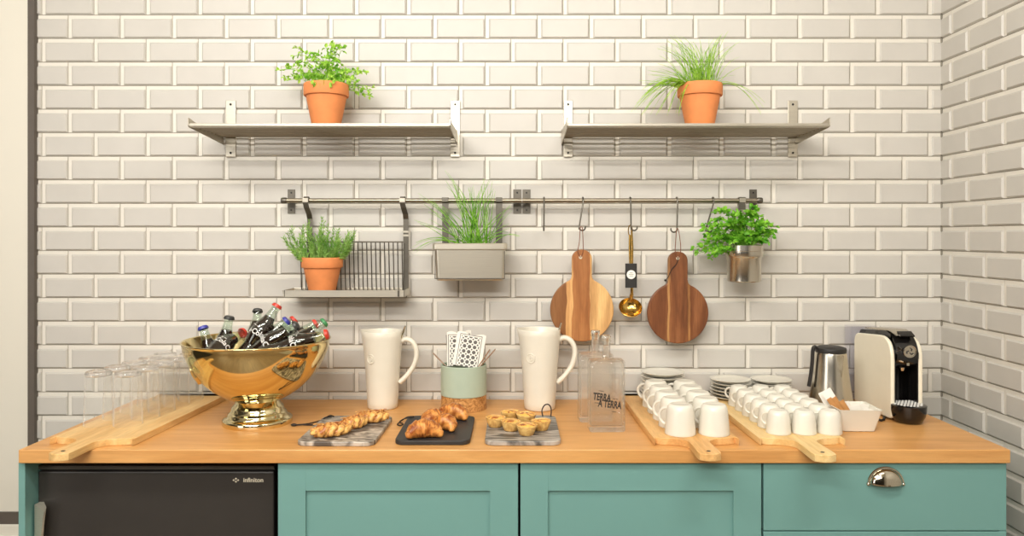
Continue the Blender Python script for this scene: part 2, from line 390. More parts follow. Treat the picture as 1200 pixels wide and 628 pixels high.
# ---------------------------------------------------------------- room shell
XR = (1103-XV)/350.0; XL = -3.2; YB = -4.8; ZT = 2.75
PW, PH = 61.2/350, 27.66/350
def ztile(y): return CZ + (YV-y)/350.0
z_joint0 = ztile(16.6)                       # a horizontal joint; the row above it is a row A
XTL = (43-XV)/350.0
def tiled(mb, a0, a1, jA, jB, fn):
    """tiles between a0 and a1 along a wall; jA, jB joint positions of the two row kinds; fn(a, depth, z) -> point"""
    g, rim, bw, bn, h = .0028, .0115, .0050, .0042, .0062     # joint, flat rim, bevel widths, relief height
    k0 = int(math.floor((0-z_joint0)/PH)); k1 = int(math.ceil((ZT-z_joint0)/PH))
    for k in range(k0, k1):
        z0 = z_joint0+k*PH; z1 = z0+PH
        j = jA if k % 2 == 0 else jB
        i0 = int(math.floor((a0-j)/PW)); i1 = int(math.ceil((a1-j)/PW))
        for i in range(i0, i1):
            x0 = max(j+i*PW, a0); x1 = min(j+(i+1)*PW, a1)
            zz0 = max(z0, .0); zz1 = min(z1, ZT)
            if x1-x0 < .010 or zz1-zz0 < .014: continue
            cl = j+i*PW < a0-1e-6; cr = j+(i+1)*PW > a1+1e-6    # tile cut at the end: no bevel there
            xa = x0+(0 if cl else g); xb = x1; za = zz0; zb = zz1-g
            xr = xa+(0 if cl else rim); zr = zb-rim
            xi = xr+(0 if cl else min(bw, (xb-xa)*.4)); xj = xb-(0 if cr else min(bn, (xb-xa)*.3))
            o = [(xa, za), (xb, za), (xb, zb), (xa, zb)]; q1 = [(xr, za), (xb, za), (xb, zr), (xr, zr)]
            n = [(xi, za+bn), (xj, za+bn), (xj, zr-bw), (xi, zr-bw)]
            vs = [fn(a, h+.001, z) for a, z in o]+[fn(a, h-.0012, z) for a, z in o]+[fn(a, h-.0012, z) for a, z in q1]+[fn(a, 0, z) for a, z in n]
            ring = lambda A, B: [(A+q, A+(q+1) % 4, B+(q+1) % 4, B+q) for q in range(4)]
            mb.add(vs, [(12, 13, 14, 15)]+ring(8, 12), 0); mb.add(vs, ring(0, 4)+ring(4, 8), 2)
def wall_obj(name, mb, mats):
    me = bpy.data.meshes.new(name); me.from_pydata(mb.v, [], mb.f)
    for m in mats: me.materials.append(m)
    for p, mi in zip(me.polygons, mb.m): p.material_index = mi
    o = bpy.data.objects.new(name, me); C.objects.link(o); tag(o, kind='structure'); return o
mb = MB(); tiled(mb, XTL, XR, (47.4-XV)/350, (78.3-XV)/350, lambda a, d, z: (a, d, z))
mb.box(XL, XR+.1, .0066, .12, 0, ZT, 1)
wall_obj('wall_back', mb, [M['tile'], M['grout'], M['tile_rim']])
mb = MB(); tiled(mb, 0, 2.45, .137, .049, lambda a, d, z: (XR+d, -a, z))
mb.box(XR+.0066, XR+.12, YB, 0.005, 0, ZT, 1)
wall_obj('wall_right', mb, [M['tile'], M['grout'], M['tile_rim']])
def struct(name, mb, m, **k): o = mb.build(name, m, smooth=False, **k); tag(o, kind='structure'); return o
struct('floor', MB().box(XL-.12, XR+.12, YB-.12, .12, -.1, 0), M['floor'])
struct('ceiling', MB().box(XL-.12, XR+.12, YB-.12, .12, ZT, ZT+.1), M['ceil'])
struct('wall_front', MB().box(XL, XR+.12, YB-.12, YB, 0, ZT), M['room'])
# white panel with a dark surround at the left
zt0 = ztile(612); zt1 = ztile(598)
struct('wall_left', MB().box(XL-.12, XL, YB, .12, 0, ZT), M['room'])
struct('wall_panel', MB().box(XL, (36.5-XV)/350, -.010, .005, zt1, ZT), M['white_wall'])
struct('trim_1', MB().box((36.0-XV)/350, (43.6-XV)/350, -.016, .005, 0, ZT), M['trim'])
struct('trim_2', MB().box(XL, (36.4-XV)/350, -.016, .005, zt0, zt1), M['trim'])
struct('baseboard_back', MB().box(XL, (36-XV)/350, -.022, .005, 0, zt0).box(XL, (36-XV)/350, -.034, -.022, 0, zt0-.032), M['white_wall'], bevel=.004)

# ---------------------------------------------------------------- worktop and base units
CX0, CX1, CY = -1.268, 1.272, -.589
o = MB().box(CX0, CX1, CY, .0058, CT-.035, CT).build('worktop', M['counter'], smooth=False, bevel=.0025)
tag(o, 'long warm beech worktop running along the white tiled wall', 'worktop')
FY = -(D-1.925)                     # plane of the cabinet fronts
ZB = CT-.0365
def px2x(px): return (px-XV)*1.925/F
def shaker(parent, x0, x1, z0, z1, sw=.071):
    mb = MB()
    mb.box(x0, x0+sw, FY, FY+.018, z0, z1).box(x1-sw, x1, FY, FY+.018, z0, z1)
    mb.box(x0+sw, x1-sw, FY, FY+.018, z1-sw, z1).box(x0+sw, x1-sw, FY, FY+.018, z0, z0+sw)
    mb.box(x0+sw-.001, x1-sw+.001, FY+.008, FY+.015, z0+sw-.001, z1-sw+.001)
    return mb.build('door', M['teal'], parent, smooth=False, bevel=.0012)
def cup_pull(parent, x, z):
    mb = MB(); a, b, c = .043, .040, .024; nu, nv = 24, 10; vs = []; fs = []
    for j in range(nv+1):
        v = PI/2*j/nv
        for i in range(nu+1):
            u = PI*i/nu
            vs.append((x+a*math.cos(u)*math.cos(v), FY-c*math.sin(v)**.8, z-.012+b*math.sin(u)*math.cos(v)))
    for j in range(nv):
        for i in range(nu):
            q = j*(nu+1)+i; fs.append((q, q+1, q+nu+2, q+nu+1))
    mb.add(vs, fs)
    h = mb.build('cup_handle', M['chrome'], parent, label='polished nickel cup handle')
    s_ = h.modifiers.new('thick', 'SOLIDIFY'); s_.thickness = .002
    fl = MB(); path = [(x+(a+.002)*math.cos(PI*i/24), FY-.002, z-.012+(b+.002)*math.sin(PI*i/24)) for i in range(25)]
    fl.tube(path, .003, 6).sphere((x-a-.002, FY-.002, z-.012), .005).sphere((x+a+.002, FY-.002, z-.012), .005)
    fl.build('handle_rim', M['chrome'], h)
edges = [(325.0, 607.8), (609.2, 893.0)]
labs = ['teal panelled cupboard unit right beside the black fridge', 'teal panelled cupboard unit in the middle, left of the drawers']
for (a, b_), lb in zip(edges, labs):
    x0, x1 = px2x(a), px2x(b_)
    e = empty('base_cabinet', ((x0+x1)/2, 0, 0)); tag(e, lb, 'cabinet', 'teal base units'); e_x = (x0+x1)/2
    MB().box(x0-e_x+.001, x1-e_x-.001, FY+.020, -.01, .10, ZB-.001).build('carcass', M['dark'], e, smooth=False)
    MB().box(x0-e_x+.001, x1-e_x-.001, FY+.06, -.02, 0, .099).build('plinth', M['teal'], e, smooth=False)
    shaker(e, x0-e_x+.0015, x1-e_x-.0015, .12, ZB-.003)
x0, x1 = px2x(894.3), px2x(1180.3); cx = (x0+x1)/2
e = empty('drawer_cabinet', (cx, 0, 0)); tag(e, 'teal drawer unit with nickel cup handle at the right end', 'cabinet', 'teal base units')
MB().box(x0-cx+.001, x1-cx-.020, FY+.020, -.01, .10, ZB-.001).build('carcass', M['dark'], e, smooth=False)
MB().box(x1-cx-.019, x1-cx-.001, FY+.002, -.01, 0, ZB-.001).build('side_panel', M['teal'], e, smooth=False)
MB().box(x0-cx+.001, x1-cx-.021, FY+.06, -.02, 0, .099).build('plinth', M['teal'], e, smooth=False)
for (za, zb) in ((ZB-.003-.173, ZB-.003), (ZB-.003-.42, ZB-.003-.176), (.12, ZB-.003-.423)):
    d_ = MB().box(x0-cx+.0015, x1-cx-.0015, FY, FY+.018, za, zb).build('drawer', M['teal'], e, smooth=False, bevel=.0015)
    cup_pull(d_, (1037.5-XV)*1.925/F-cx, zb-.040 if zb > .8 else zb-.05)
# end panel and fridge
o = MB().box(px2x(21.5), px2x(29.3), FY, -.01, 0, ZB-.001).build('end_panel', M['teal'], smooth=False, bevel=.001)
tag(o, 'teal upright end panel at the left end, beside the fridge', 'panel')
fd = 1.975; fy = fd-D
fx0, fx1 = (43.5-XV)*fd/F+.002, (321.8-XV)*fd/F - .002; fcx = (fx0+fx1)/2
e = empty('fridge', (fcx, 0, 0)); tag(e, 'black undercounter fridge with steel handle under the worktop', 'fridge')
a, b_ = fx0-fcx, fx1-fcx
ft = CZ+(YV-546)*fd/F
MB().box(a-.0005, b_+.001, fy+.05, -.03, .02, ft).build('body', M['fridge'], e, smooth=False)
MB().box(a-.004, b_, fy+.004, fy+.05, ft-.010, ft-.001).box(a-.004, b_, fy+.010, fy+.05, ft-.0135, ft-.0105).build('top_trim', M['fridge_trim'], e, smooth=False, bevel=.001)
dt = CZ+(YV-552.5)*fd/F
MB().box(a, b_, fy, fy+.045, .05, dt).build('door', M['fridge'], e, smooth=False, bevel=.004)
# handle: flared steel pull
def hx(px, py, dist): v = P(px, py, dist); return (v.x-fcx, v.y, v.z)
mb = MB()
t1 = hx(41, 591, 1.955); t2 = hx(56, 598, 1.925)
out = [(t1[0], fy), (t1[0], fy-.010), (t2[0], fy-.045), (t2[0]+.004, fy-.045), (t2[0]+.004, fy)]
nz = 12; vs = []
for k in range(nz+1):
    t = k/nz; z = (CZ+(YV-591)*1.955/F)*(1-t)+.42*t
    s_ = 1-.45*math.sin(min(1, t*1.6)*PI/2); wd = .033*s_
    for q_, (xx, yy) in enumerate([(t1[0], fy-.001), (t1[0], fy-.022), (t1[0]+wd, fy-.034), (t1[0]+wd+.003, fy-.030), (t1[0]+.012, fy-.001)]):
        vs.append((xx, yy, z-(.015 if k == 0 and q_ == 2 else 0)-(.004 if k == 0 and q_ == 3 else 0)))
fs = [(k*5+q, k*5+(q+1) % 5, (k+1)*5+(q+1) % 5, (k+1)*5+q) for k in range(nz) for q in range(5)]+[(0, 1, 2, 3, 4), tuple(nz*5+q for q in range(5))]
mb.add(vs, fs); mb.build('handle', M['satin'], e, ang=30, label='brushed steel handle')
lx, lz = (297-XV)*fd/F-fcx, CZ+(YV-562.5)*fd/F
mb = text_mb('infiniton', .0160, 1.02, bold=.0004, fn=lambda v: Vector((lx+v.x, fy-.0008, lz+v.y)))
sx_ = (276.5-XV)*fd/F-fcx
for q in range(4):
    an = q*PI/2; mb.prism([(sx_+.0058*math.cos(an)+.0030*math.cos(b2), lz+.0038*math.sin(an)+.0028*math.sin(b2)) for b2 in [i*PI/2 for i in range(4)]], fy-.0008, fy-.0002, 'y')
mb.build('logo', M['ink_pale'], e, smooth=False, label='small pale lettering infiniton with a diamond mark')

# ---------------------------------------------------------------- wall shelves
def shelf(x0, x1, wl, wr, label):
    """x0,x1 outer ends; wl, wr: x range of the two wall plates"""
    cx = (x0+x1)/2; zs = CZ+.329
    e = empty('wall_shelf', (cx, 0, zs)); tag(e, label, 'shelf', 'steel shelves on the tiled wall')
    for (a, b_) in (wl, wr):
        p_ = MB().box(a-cx, b_-cx, -.005, -.0002, CZ+.266-zs, CZ+.454-zs).build('wall_plate', M['steel'], e, smooth=False, bevel=.001)
        for z in (CZ+.279-zs, CZ+.441-zs):
            MB().prism([((a+b_)/2-cx+.0038*math.cos(q*PI/6), z+.0038*math.sin(q*PI/6)) for q in range(12)], -.0062, -.004, 'y').build('screw', M['hole'], p_, smooth=False)
    for s_, x in ((0, x0-cx), (1, x1-cx-.003)):
        out = [(-.0002, -.022), (-.0002, .030), (-.012, .022), (-.22, .018), (-.268, .026), (-.272, .022), (-.272, .002), (-.262, -.003)]
        MB().prism(out, x, x+.003, 'x').build('end_plate', M['steel'], e, smooth=False, bevel=.0006)
    mb = MB()
    n = 8
    for i in range(n):
        y = -.014-i*.0295
        mb.tube([(x0-cx+.002, y, .0045), (x1-cx-.002, y, .0045)], .0036, 8)
    mb.build('slats', M['steel_slat'], e)
    MB().prism([(-.271, .009), (-.271, 0), (-.262, -.002), (-.238, 0), (-.238, .009)], x0-cx+.003, x1-cx-.003, 'x').build('front_edge', M['steel'], e, smooth=False, bevel=.0012)
    return e
S1 = shelf(-.9735, -.1886, (-.963, -.929), (-.2115, -.180), 'slatted steel wall shelf on the left, holding the small-leaved herb')
S2 = shelf(.159, .9455, (.167, .197), (.917, .949), 'slatted steel wall shelf on the right, holding the trailing grass pot')
SHZ = CZ+.329+.0118

# ---------------------------------------------------------------- rails, hooks
RY = -.05; RZ = CZ+.1176
def plate(mb, hm, px0, px1):
    a, b_ = (px0-XV)/350, (px1-XV)/350
    mb.box(a, b_, -.004, -.0002, CZ+.077, CZ+.157)
    for z in (CZ+.088, CZ+.146):
        q_ = MB(); hm.append(q_); q_.prism([((a+b_)/2+.003*math.cos(q*PI/5), z+.003*math.sin(q*PI/5)) for q in range(10)], -.005, -.0035, 'y')
    mb.tube([((a+b_)/2, -.003, RZ), ((a+b_)/2, RY, RZ)], .006, 10)
def rail(px0, px1, plates, cap_at, label):
    x0 = (px0-XV)*2.45/F; x1 = (px1-XV)*2.45/F
    e = empty('wall_rail', (0, 0, 0)); tag(e, label, 'rail', 'steel rails under the shelves')
    MB().tube([(x0, RY, RZ), (x1, RY, RZ)], .0075, 14).build('rod', M['steel_slat'], e)
    c_ = x0 if cap_at == 0 else x1
    MB().lathe([(0, -.009), (.009, -.009), (.0102, -.006), (.0102, .006), (.009, .009), (0, .009)], 16).build('end_cap', M['steel_dark'], e, loc=(c_, RY, RZ), rot=(0, PI/2, 0))
    for (a, b_) in plates:
        mb, hm = MB(), []; plate(mb, hm, a, b_)
        p_ = mb.build('wall_bracket', M['steel_dark'], e, smooth=False); [q_.build('screw', M['hole'], p_, smooth=False) for q_ in hm]
rail(333, 611.3, [(337.5, 346.0), (601.5, 610.8)], 0, 'long steel hanging rail, left half above the planter')
rail(612.2, 890, [(612.4, 621.6), (878.0, 886.5)], 1, 'long steel hanging rail, right half above the cutting boards')
def s_hook(px, lean, zlow, label, edge=False, flip=1):
    """hook over the rail, its foot at image x px+lean, image y zlow"""
    x = (px-XV)*2.45/F; zl = CZ+(YV-zlow)*2.43/F; xl = (px+lean-XV)*2.43/F - x
    pts = []
    top = RZ+.0105
    for k in range(9):              # upper crook round the rod
        a = math.radians(-20+200*k/8); pts.append((0.0, -.0105*math.cos(a)*-1, .0105*math.sin(a)))
    # local: rod axis along x, crook in y-z
    up = [Vector((0, -p[1], p[2])) for p in pts]        # from behind the rod over to the front
    H = RZ-zl
    r = .010
    low = []
    for k in range(9):
        a = math.radians(180+200*k/8)
        if edge: low.append(Vector((xl, -.0105+r+r*math.cos(a), -H+r+r*math.sin(a))))
        else: low.append(Vector((xl+flip*(r*math.cos(a)+r), -.0115, -H+r+r*math.sin(a))))
    path = catmull(up[::-1][::-1] if up[0].y > up[-1].y else up[::-1], 2)
    path = path+[Vector((0, -.0118, -.006))]+low
    mb = MB(); mb.tube(catmull(path, 2), .0026, 8)
    o = mb.build('s_hook', M['steel_dark'], loc=(x, RY, RZ)); tag(o, label, 'hook', 'hooks on the rail'); return o
s_hook(637.5, 0, 270, 'empty steel hook between the planter and the light round board', edge=True)
s_hook(683, -4, 270, 'steel hook holding the light striped round board', flip=1)
s_hook(738.5, 1.5, 270, 'steel hook holding the brass ladle', flip=1)
s_hook(793, 1, 272, 'steel hook holding the dark walnut round board', flip=-1)
s_hook(835.5, -7.5, 272, 'steel hook leaning beside the parsley, rightmost of the hooks', flip=1)

# ---------------------------------------------------------------- hanging round boards
BD = 2.434                      # camera distance of their faces
def round_board(px, pyc, rpx, hw, topy, mat, cord_mat, hookx, hooky, hole_px, label):
    c = P(px, pyc, BD); s_ = BD/F; r = rpx*s_; h = hw*s_/2; top = (pyc-topy)*s_
    e = empty('round_cutting_board', (c.x, c.y, c.z)); tag(e, label, 'cutting board', 'round boards on the rail')
    # outline from the disc into the handle
    out = []; a0 = math.asin(min(1, (h*1.28)/r))
    for k in range(65):
        a = PI/2+a0+(2*PI-2*a0)*k/64; out.append((r*math.cos(a), r*math.sin(a)))
    y1 = out[-1][1]
    out += [(h*1.08, y1+.006), (h, y1+.016), (h, top-h*.9)]
    for k in range(1, 12):
        a = PI*k/12; out.append((h*math.cos(a), top-h*.9+h*.9*math.sin(a)))
    out += [(-h, top-h*.9), (-h, y1+.016), (-h*1.08, y1+.006)]
    MB().prism(out, 0, .016, 'y').build('board', mat, e, bevel=.003, seg=2)
    hx_, hz = (hole_px[0]-px)*s_, (pyc-hole_px[1])*s_
    MB().prism([(hx_+.0055*math.cos(q*PI/8), hz+.0055*math.sin(q*PI/8)) for q in range(16)], -.0006, .0004, 'y').build('hanging_hole', M['ink_pale'], e, smooth=False, label='pale hanging hole')
    kx, kz = (hookx-px)*s_, (pyc-hooky)*s_
    mb = MB()
    mb.tube(catmull([(hx_-.001, -.002, hz), (hx_-.009, -.003, hz+.02), (kx-.006, -.004, (hz+kz)/2), (kx-.003, -.004, kz-.004), (kx, -.004, kz), (kx+.004, -.004, kz-.006), (hx_+.008, -.003, (hz+kz)/2), (hx_+.008, -.003, hz+.02), (hx_+.001, -.002, hz)], 5), .0013, 6)
    mb.build('cord', cord_mat, e, label='leather hanging cord')
    return e
rb1 = round_board(682, 363, 37.2, 23.5, 292.3, M['acacia'], M['leather_brown'], 681, 266, (680.3, 301.5), 'light round wooden board with pale and brown stripes, behind the glass bottles')
rb2 = round_board(794.6, 366.8, 35.8, 23, 294.6, M['walnut'], M['leather_brown'], 793.5, 268, (794.3, 302.5), 'dark walnut round wooden board with two thin pale stripes')
MB().tube(catmull([(0, -.002, .18), (-.006, -.003, .16), (-.022, -.004, .142), (-.032, -.004, .120), (-.040, -.003, .108)], 5), .0012, 6).sphere((-.042, -.003, .107), .004).build('trailing_cord', M['leather'], rb2, label='black trailing cord with knot')

# brass ladle
c = P(739, 362, 2.44)
e = empty('ladle', tuple(c)); tag(e, 'brass ladle with black label tag hanging between the round boards', 'ladle')
sc = 2.44/F
mb = MB(); R = .0385
prof = [(0, -.028), (.014, -.0265), (.026, -.0215), (.034, -.012), (R, 0), (R-.0012, .0005), (.0325, -.011), (.025, -.020), (.013, -.0248), (0, -.0262)]
mb.lathe(prof, 32)
bw = mb.build('ladle_bowl', M['brass'], e, loc=(-.001, -.004, .006), rot=(math.radians(48), 0, 0))
def lz_(py): return (362-py)*sc
path = [(.002, .010, .030), (.004, .004, .045), (.004, 0, lz_(340)), (.001, 0, lz_(320)), (-.002, 0, lz_(290)), (-.001, 0, lz_(275))]
MB().tube(catmull(path, 5), [.0062]*7+[.0045]*19, 8, flat=.5, up=(0, 1, 0)).build('ladle_handle', M['brass'], e)
loop = [(-.001+.0065*math.cos(a), 0, lz_(276)+.016+.018*math.sin(a)) for a in [2*PI*k/20 for k in range(20)]]
MB().tube(loop, .0018, 6, closed=True).build('hanging_loop', M['brass'], e)
MB().tube([(.003, 0, lz_(268)), (.006, -.001, lz_(290)), (.005, -.001, lz_(310))], .0032, 8, flat=.5, up=(0, 1, 0)).build('second_stem', M['brass'], e)
tg = MB().box(-.019, .019, -.011, -.008, lz_(337), lz_(308.5)).build('label_tag', M['black_plastic'], e, smooth=False, bevel=.0006, label='black card tag with a round white sticker')
MB().prism([(.0145*math.cos(q*PI/14), (lz_(321.5))+.0145*math.sin(q*PI/14)) for q in range(28)], -.0122, -.0112, 'y').build('sticker', M['paper'], tg, smooth=False, label='round white sticker')
mb = MB()
for q, wd in enumerate((.010, .016, .012)): mb.box(-wd/2, wd/2, -.0126, -.0121, lz_(321.5)+.005-.005*q, lz_(321.5)+.0062-.005*q)
mb.build('print', M['steel_dark'], tg, smooth=False)

# ---------------------------------------------------------------- plants
def leaf(mb, p, d, L, W, nrm=None, fold=.2):
    d = Vector(d).normalized(); n = Vector(nrm) if nrm else Vector((random.uniform(-1, 1), random.uniform(-1, 1), random.uniform(.2, 1)))
    s_ = d.cross(n)
    if s_.length < 1e-4: s_ = d.cross(Vector((1, 0, 0)))
    s_.normalize(); n = s_.cross(d).normalized(); p = Vector(p)
    pts = [p, p+d*L*.3+s_*W*.42+n*W*fold, p+d*L*.65+s_*W*.40+n*W*fold, p+d*L, p+d*L*.65-s_*W*.40+n*W*fold, p+d*L*.3-s_*W*.42+n*W*fold, p+d*L*.5-n*W*.05]
    mb.add(pts, [(0, 1, 6), (1, 2, 6), (2, 3, 6), (3, 4, 6), (4, 5, 6), (5, 0, 6)])
def bez(a, b, c, n=8):
    a, b, c = Vector(a), Vector(b), Vector(c)
    return [(1-t)**2*a+2*t*(1-t)*b+t*t*c for t in [k/n for k in range(n+1)]]
def blade(mb, base, ctrl, tip, r, n=8):
    pts = bez(base, ctrl, tip, n)
    mb.tube(pts, [1.35*r*(1-.75*(k/n)**1.5) for k in range(n+1)], 5, flat=.6)
def terracotta(e, sxy=1.0, h=.142):
    k = h/.142
    prof = [(0, 0), (.0420, 0), (.0432, .003*k), (.0635, .104*k), (.0690, .104*k), (.0705, .107*k), (.0705, .139*k), (.069, h), (.062, h), (.061, .139*k), (.057, .10*k), (.038, .02*k), (0, .018*k)]
    MB().lathe([(r*sxy, z) for r, z in prof], 48).build('pot', M['terracotta'], e)
    MB().lathe([(0, h-.018), (.03, h-.016), (.0605*sxy, h-.018)], 32).build('soil', M['soil'], e)

def rnd(a, b): return random.uniform(a, b)
# 1: small-leaved herb on the left shelf
e = empty('potted_oregano', (-.596, -.125, SHZ)); tag(e, 'small-leaved green herb in a terracotta pot on the left shelf', 'potted herb')
terracotta(e)
random.seed(11)
mb = MB(); k = 2.37/F
tips = [(-55, 60), (-48, 47), (-38, 75), (-34, 55), (-30, 82), (-22, 64), (-15, 80), (-8, 68), (0, 84), (2, 66), (8, 90), (12, 74), (15, 62), (20, 84), (24, 56), (28, 46), (34, 60), (38, 44), (46, 56), (50, 40), (48, 32), (-20, 50), (-5, 50), (10, 52), (-12, 72), (18, 96-8), (-40, 62), (22, 48), (5, 58), (-28, 46)]
for (tx, ty) in tips:
    for rep in range(2):
        yy = rnd(-.05, .05)
        b = Vector((rnd(-.04, .04)+tx*.0003, rnd(-.04, .04), .120)); t = Vector((tx*k+rnd(-.006, .006), yy, .122+(ty-34)*k*.92+rnd(-.01, .01)))
        c_ = Vector((b.x*.5+t.x*.4, t.y*.5, max(t.z, b.z)+.02))
        pts = bez(b, c_, t, 9); mb.tube(pts, .0009, 4)
        for i in range(3, 10):
            d = (pts[i]-pts[i-1]).normalized()
            for s_ in (-1, 1):
                side = d.cross(Vector((rnd(-1, 1), rnd(-1, 1), rnd(-1, 1)))).normalized()
                if rnd(0, 1) < .62: leaf(mb, pts[i], side*s_+d*.5, rnd(.009, .017), rnd(.008, .014))
        leaf(mb, pts[-1], d, .014, .010)
for q in range(70):
    a = rnd(0, 2*PI); r = rnd(0, .05); leaf(mb, (r*math.cos(a), r*math.sin(a), rnd(.125, .158)), (rnd(-1, 1), rnd(-1, 1), rnd(-.3, 1)), rnd(.010, .018), rnd(.009, .014))
for q in range(10):
    leaf(mb, (rnd(-.03, .045), -.066, rnd(.135, .148)), (rnd(-.4, .4), -.25, -1), rnd(.014, .022), .012)
mb.build('foliage', M['leaf_oregano'], e, smooth=False)

# 2: trailing grass on the right shelf
e = empty('potted_grass', (.592, -.125, SHZ)); tag(e, 'long trailing grass in a terracotta pot on the right shelf', 'potted plant')
terracotta(e)
random.seed(5); mb = MB()
def px_tip(x, y): return Vector(((x-820.5)*k, 0, .142+(98-y)*k))
keys = [((787, 42), 1.1, 8), ((798, 42), 1.0, 5), ((775, 54), 1.1, 5), ((814, 42), 1.0, 4), ((849, 37), 1.0, 7), ((861, 52), 1.0, 5), ((769, 76), 1.1, 4), ((757, 82), 1.1, 2), ((752, 92), 1.1, 3), ((770, 86), 1., 2), ((836, 50), 1, 6), ((825, 55), 1, 6), ((873, 66), 1, 1), ((868, 78), 1, 2), ((808, 50), 1, 5), ((842, 60), 1, 6)]
for (tp, g_, n_) in keys:
    for q in range(n_):
        t = px_tip(*tp)+Vector((rnd(-.012, .012), rnd(-.07, .05), rnd(-.02, .006)))
        b = Vector((rnd(-.04, .04)*.8+t.x*.12, rnd(-.03, .03), .122))
        c_ = Vector((b.x+(t.x-b.x)*.3, (t.y+b.y)/2, t.z*.75+b.z*.25+.01))
        blade(mb, b, c_, t, rnd(.0011, .0017))
dr = [((747, 108), 5), ((745, 124), 4), ((741, 133), 6), ((748, 120), 5), ((744, 140), 3), ((756, 136), 3), ((762, 140), 3), ((775, 138), 3), ((789, 138), 3), ((883, 138), 2), ((881, 130), 2), ((760, 112), 4)]
for (tp, n_) in dr:
    for q in range(n_):
        t = px_tip(*tp)+Vector((rnd(-.01, .02), rnd(-.14, .0), rnd(-.004, .012))); t.z = max(t.z, .012)
        b = Vector((rnd(-.02, .02)+(-.03 if t.x < 0 else .03), rnd(-.03, .03), .125))
        c_ = Vector((b.x+(t.x-b.x)*.45, t.y*.7, .178+rnd(-.01, .012)))
        blade(mb, b, c_, t, rnd(.0011, .0016), 10)
for q in range(60):
    a = rnd(-.7, .7); L_ = rnd(.06, .15); b = Vector((rnd(-.045, .045), rnd(-.035, .035), .122)); t = b+Vector((math.sin(a)*L_-.01, rnd(-.05, .05), math.cos(a)*L_))
    blade(mb, b, (b+t)/2+Vector((0, 0, .02)), t, rnd(.0009, .0014), 6)
mb.build('foliage', M['leaf_grass'], e, smooth=False)

# 3: hanging tray rack with rosemary
TX0, TX1 = P(331.5, 344, 2.365).x, P(474, 344, 2.365).x
tz = CZ-.192; tcx = (TX0+TX1)/2
e = empty('hanging_rack', (tcx, 0, tz)); tag(e, 'steel tray rack with plate wires hanging from the rail', 'rack')
a, b_ = TX0-tcx, TX1-tcx
yf, yb = 2.365-D, -.018
mb = MB().box(a, b_, yf, yf+.004, 0, .0215).box(a, b_, yb-.004, yb, 0, .0215).box(a, a+.003, yf, yb, 0, .0215).box(b_-.003, b_, yf, yb, 0, .0215)
mb.box(a, b_, yf, yb, 0, .002)
mb.build('tray', M['satin'], e, smooth=False, bevel=.001)
MB().box(b_-.022, b_-.016, yf-.0015, yf+.001, .001, .021).build('corner_seam', M['steel_dark'], e, smooth=False)
MB().box(a+.004, a+.006, yf-.001, yf+.001, .001, .021).build('corner_seam', M['steel_dark'], e, smooth=False)
mb = MB(); gx0 = a+.03; gx1 = P(471, 300, 2.45).x-tcx
gz0, gz1 = .004, (CZ+(YV-283.5)*2.44/F)-tz
nb = 24
for i in range(nb):
    x = gx0+(gx1-gx0)*i/(nb-1); mb.tube([(x, yb-.012, gz0), (x, yb-.03, gz1)], .0019, 6)
mb.tube([(gx0-.005, yb-.030, gz1), (gx1+.004, yb-.030, gz1)], .0026, 8)
mb.tube([(gx0-.005, yb-.012, gz0+.008), (gx1+.004, yb-.012, gz0+.008)], .0026, 8)
mb.build('plate_wires', M['steel_dark'], e)
for (pt, pb) in ((359, 362.5), (472, 475.3)):
    xt = (pt-XV)*2.45/F-tcx; xb = (pb-XV)*2.47/F-tcx; zr = RZ-tz
    w2 = .0088
    pts = [(xt, RY+.011, zr-.004), (xt, RY+.0105, zr+.006), (xt, RY, zr+.0115), (xt, RY-.0105, zr+.005), (xt, RY-.011, zr-.008), ((xt+xb)/2, RY-.006, zr-.024), (xb, -.034, zr-.044), (xb, -.024, zr-.060), (xb, -.023, .07), (xb, -.023, .004)]
    vs = []; fs = []
    for i, p_ in enumerate(pts):
        for dx in (-w2, w2): vs.append((p_[0]+dx, p_[1], p_[2]))
        for dx in (-w2, w2): vs.append((p_[0]+dx, p_[1]+.0018, p_[2]+(.0018 if i in (2,) else 0)))
    for i in range(len(pts)-1):
        q = i*4; r = q+4; fs += [(q, q+1, r+1, r), (q+2, r+2, r+3, q+3), (q, r, r+2, q+2), (q+1, q+3, r+3, r+1)]
    fs += [(0, 2, 3, 1), (len(vs)-4, len(vs)-3, len(vs)-1, len(vs)-2)]
    hg = MB().add(vs, fs).build('hanger_strap', M['steel_dark'], e, smooth=False)
    MB().box(xt-.0098, xt+.0098, RY-.0135, RY-.0112, zr-.006, zr+.008).build('clip', M['steel'], hg, smooth=False, bevel=.001, label='pale bright clip')
    if pt > 400:
        MB().box(xb-.0098, xb+.0098, -.0275, -.0232, zr-.118, zr-.111).box(xb-.0098, xb+.0098, -.0275, -.0232, zr-.105, zr-.099).build('clip', M['steel'], hg, smooth=False)
c = P(376.5, 340, 2.40)
e = empty('potted_rosemary', (c.x, -.088, tz+.0025)); tag(e, 'rosemary in a terracotta pot standing in the hanging tray', 'potted herb')
terracotta(e, .93, .122)
random.seed(21); mb = MB(); k3 = 2.40/F
tips = [(-39, 28), (-36, 20), (-34, 36), (-26, 26), (-20, 38), (-14, 34), (-12, 24), (-6, 30), (0, 47), (1, 34), (6, 28), (10, 38), (14, 25), (18, 33), (24, 20), (28, 30), (34, 28), (38, 30), (30, 16), (-30, 12), (-22, 14), (-10, 14), (4, 16), (16, 12), (36, 22), (-2, 22), (20, 22), (-16, 44)]
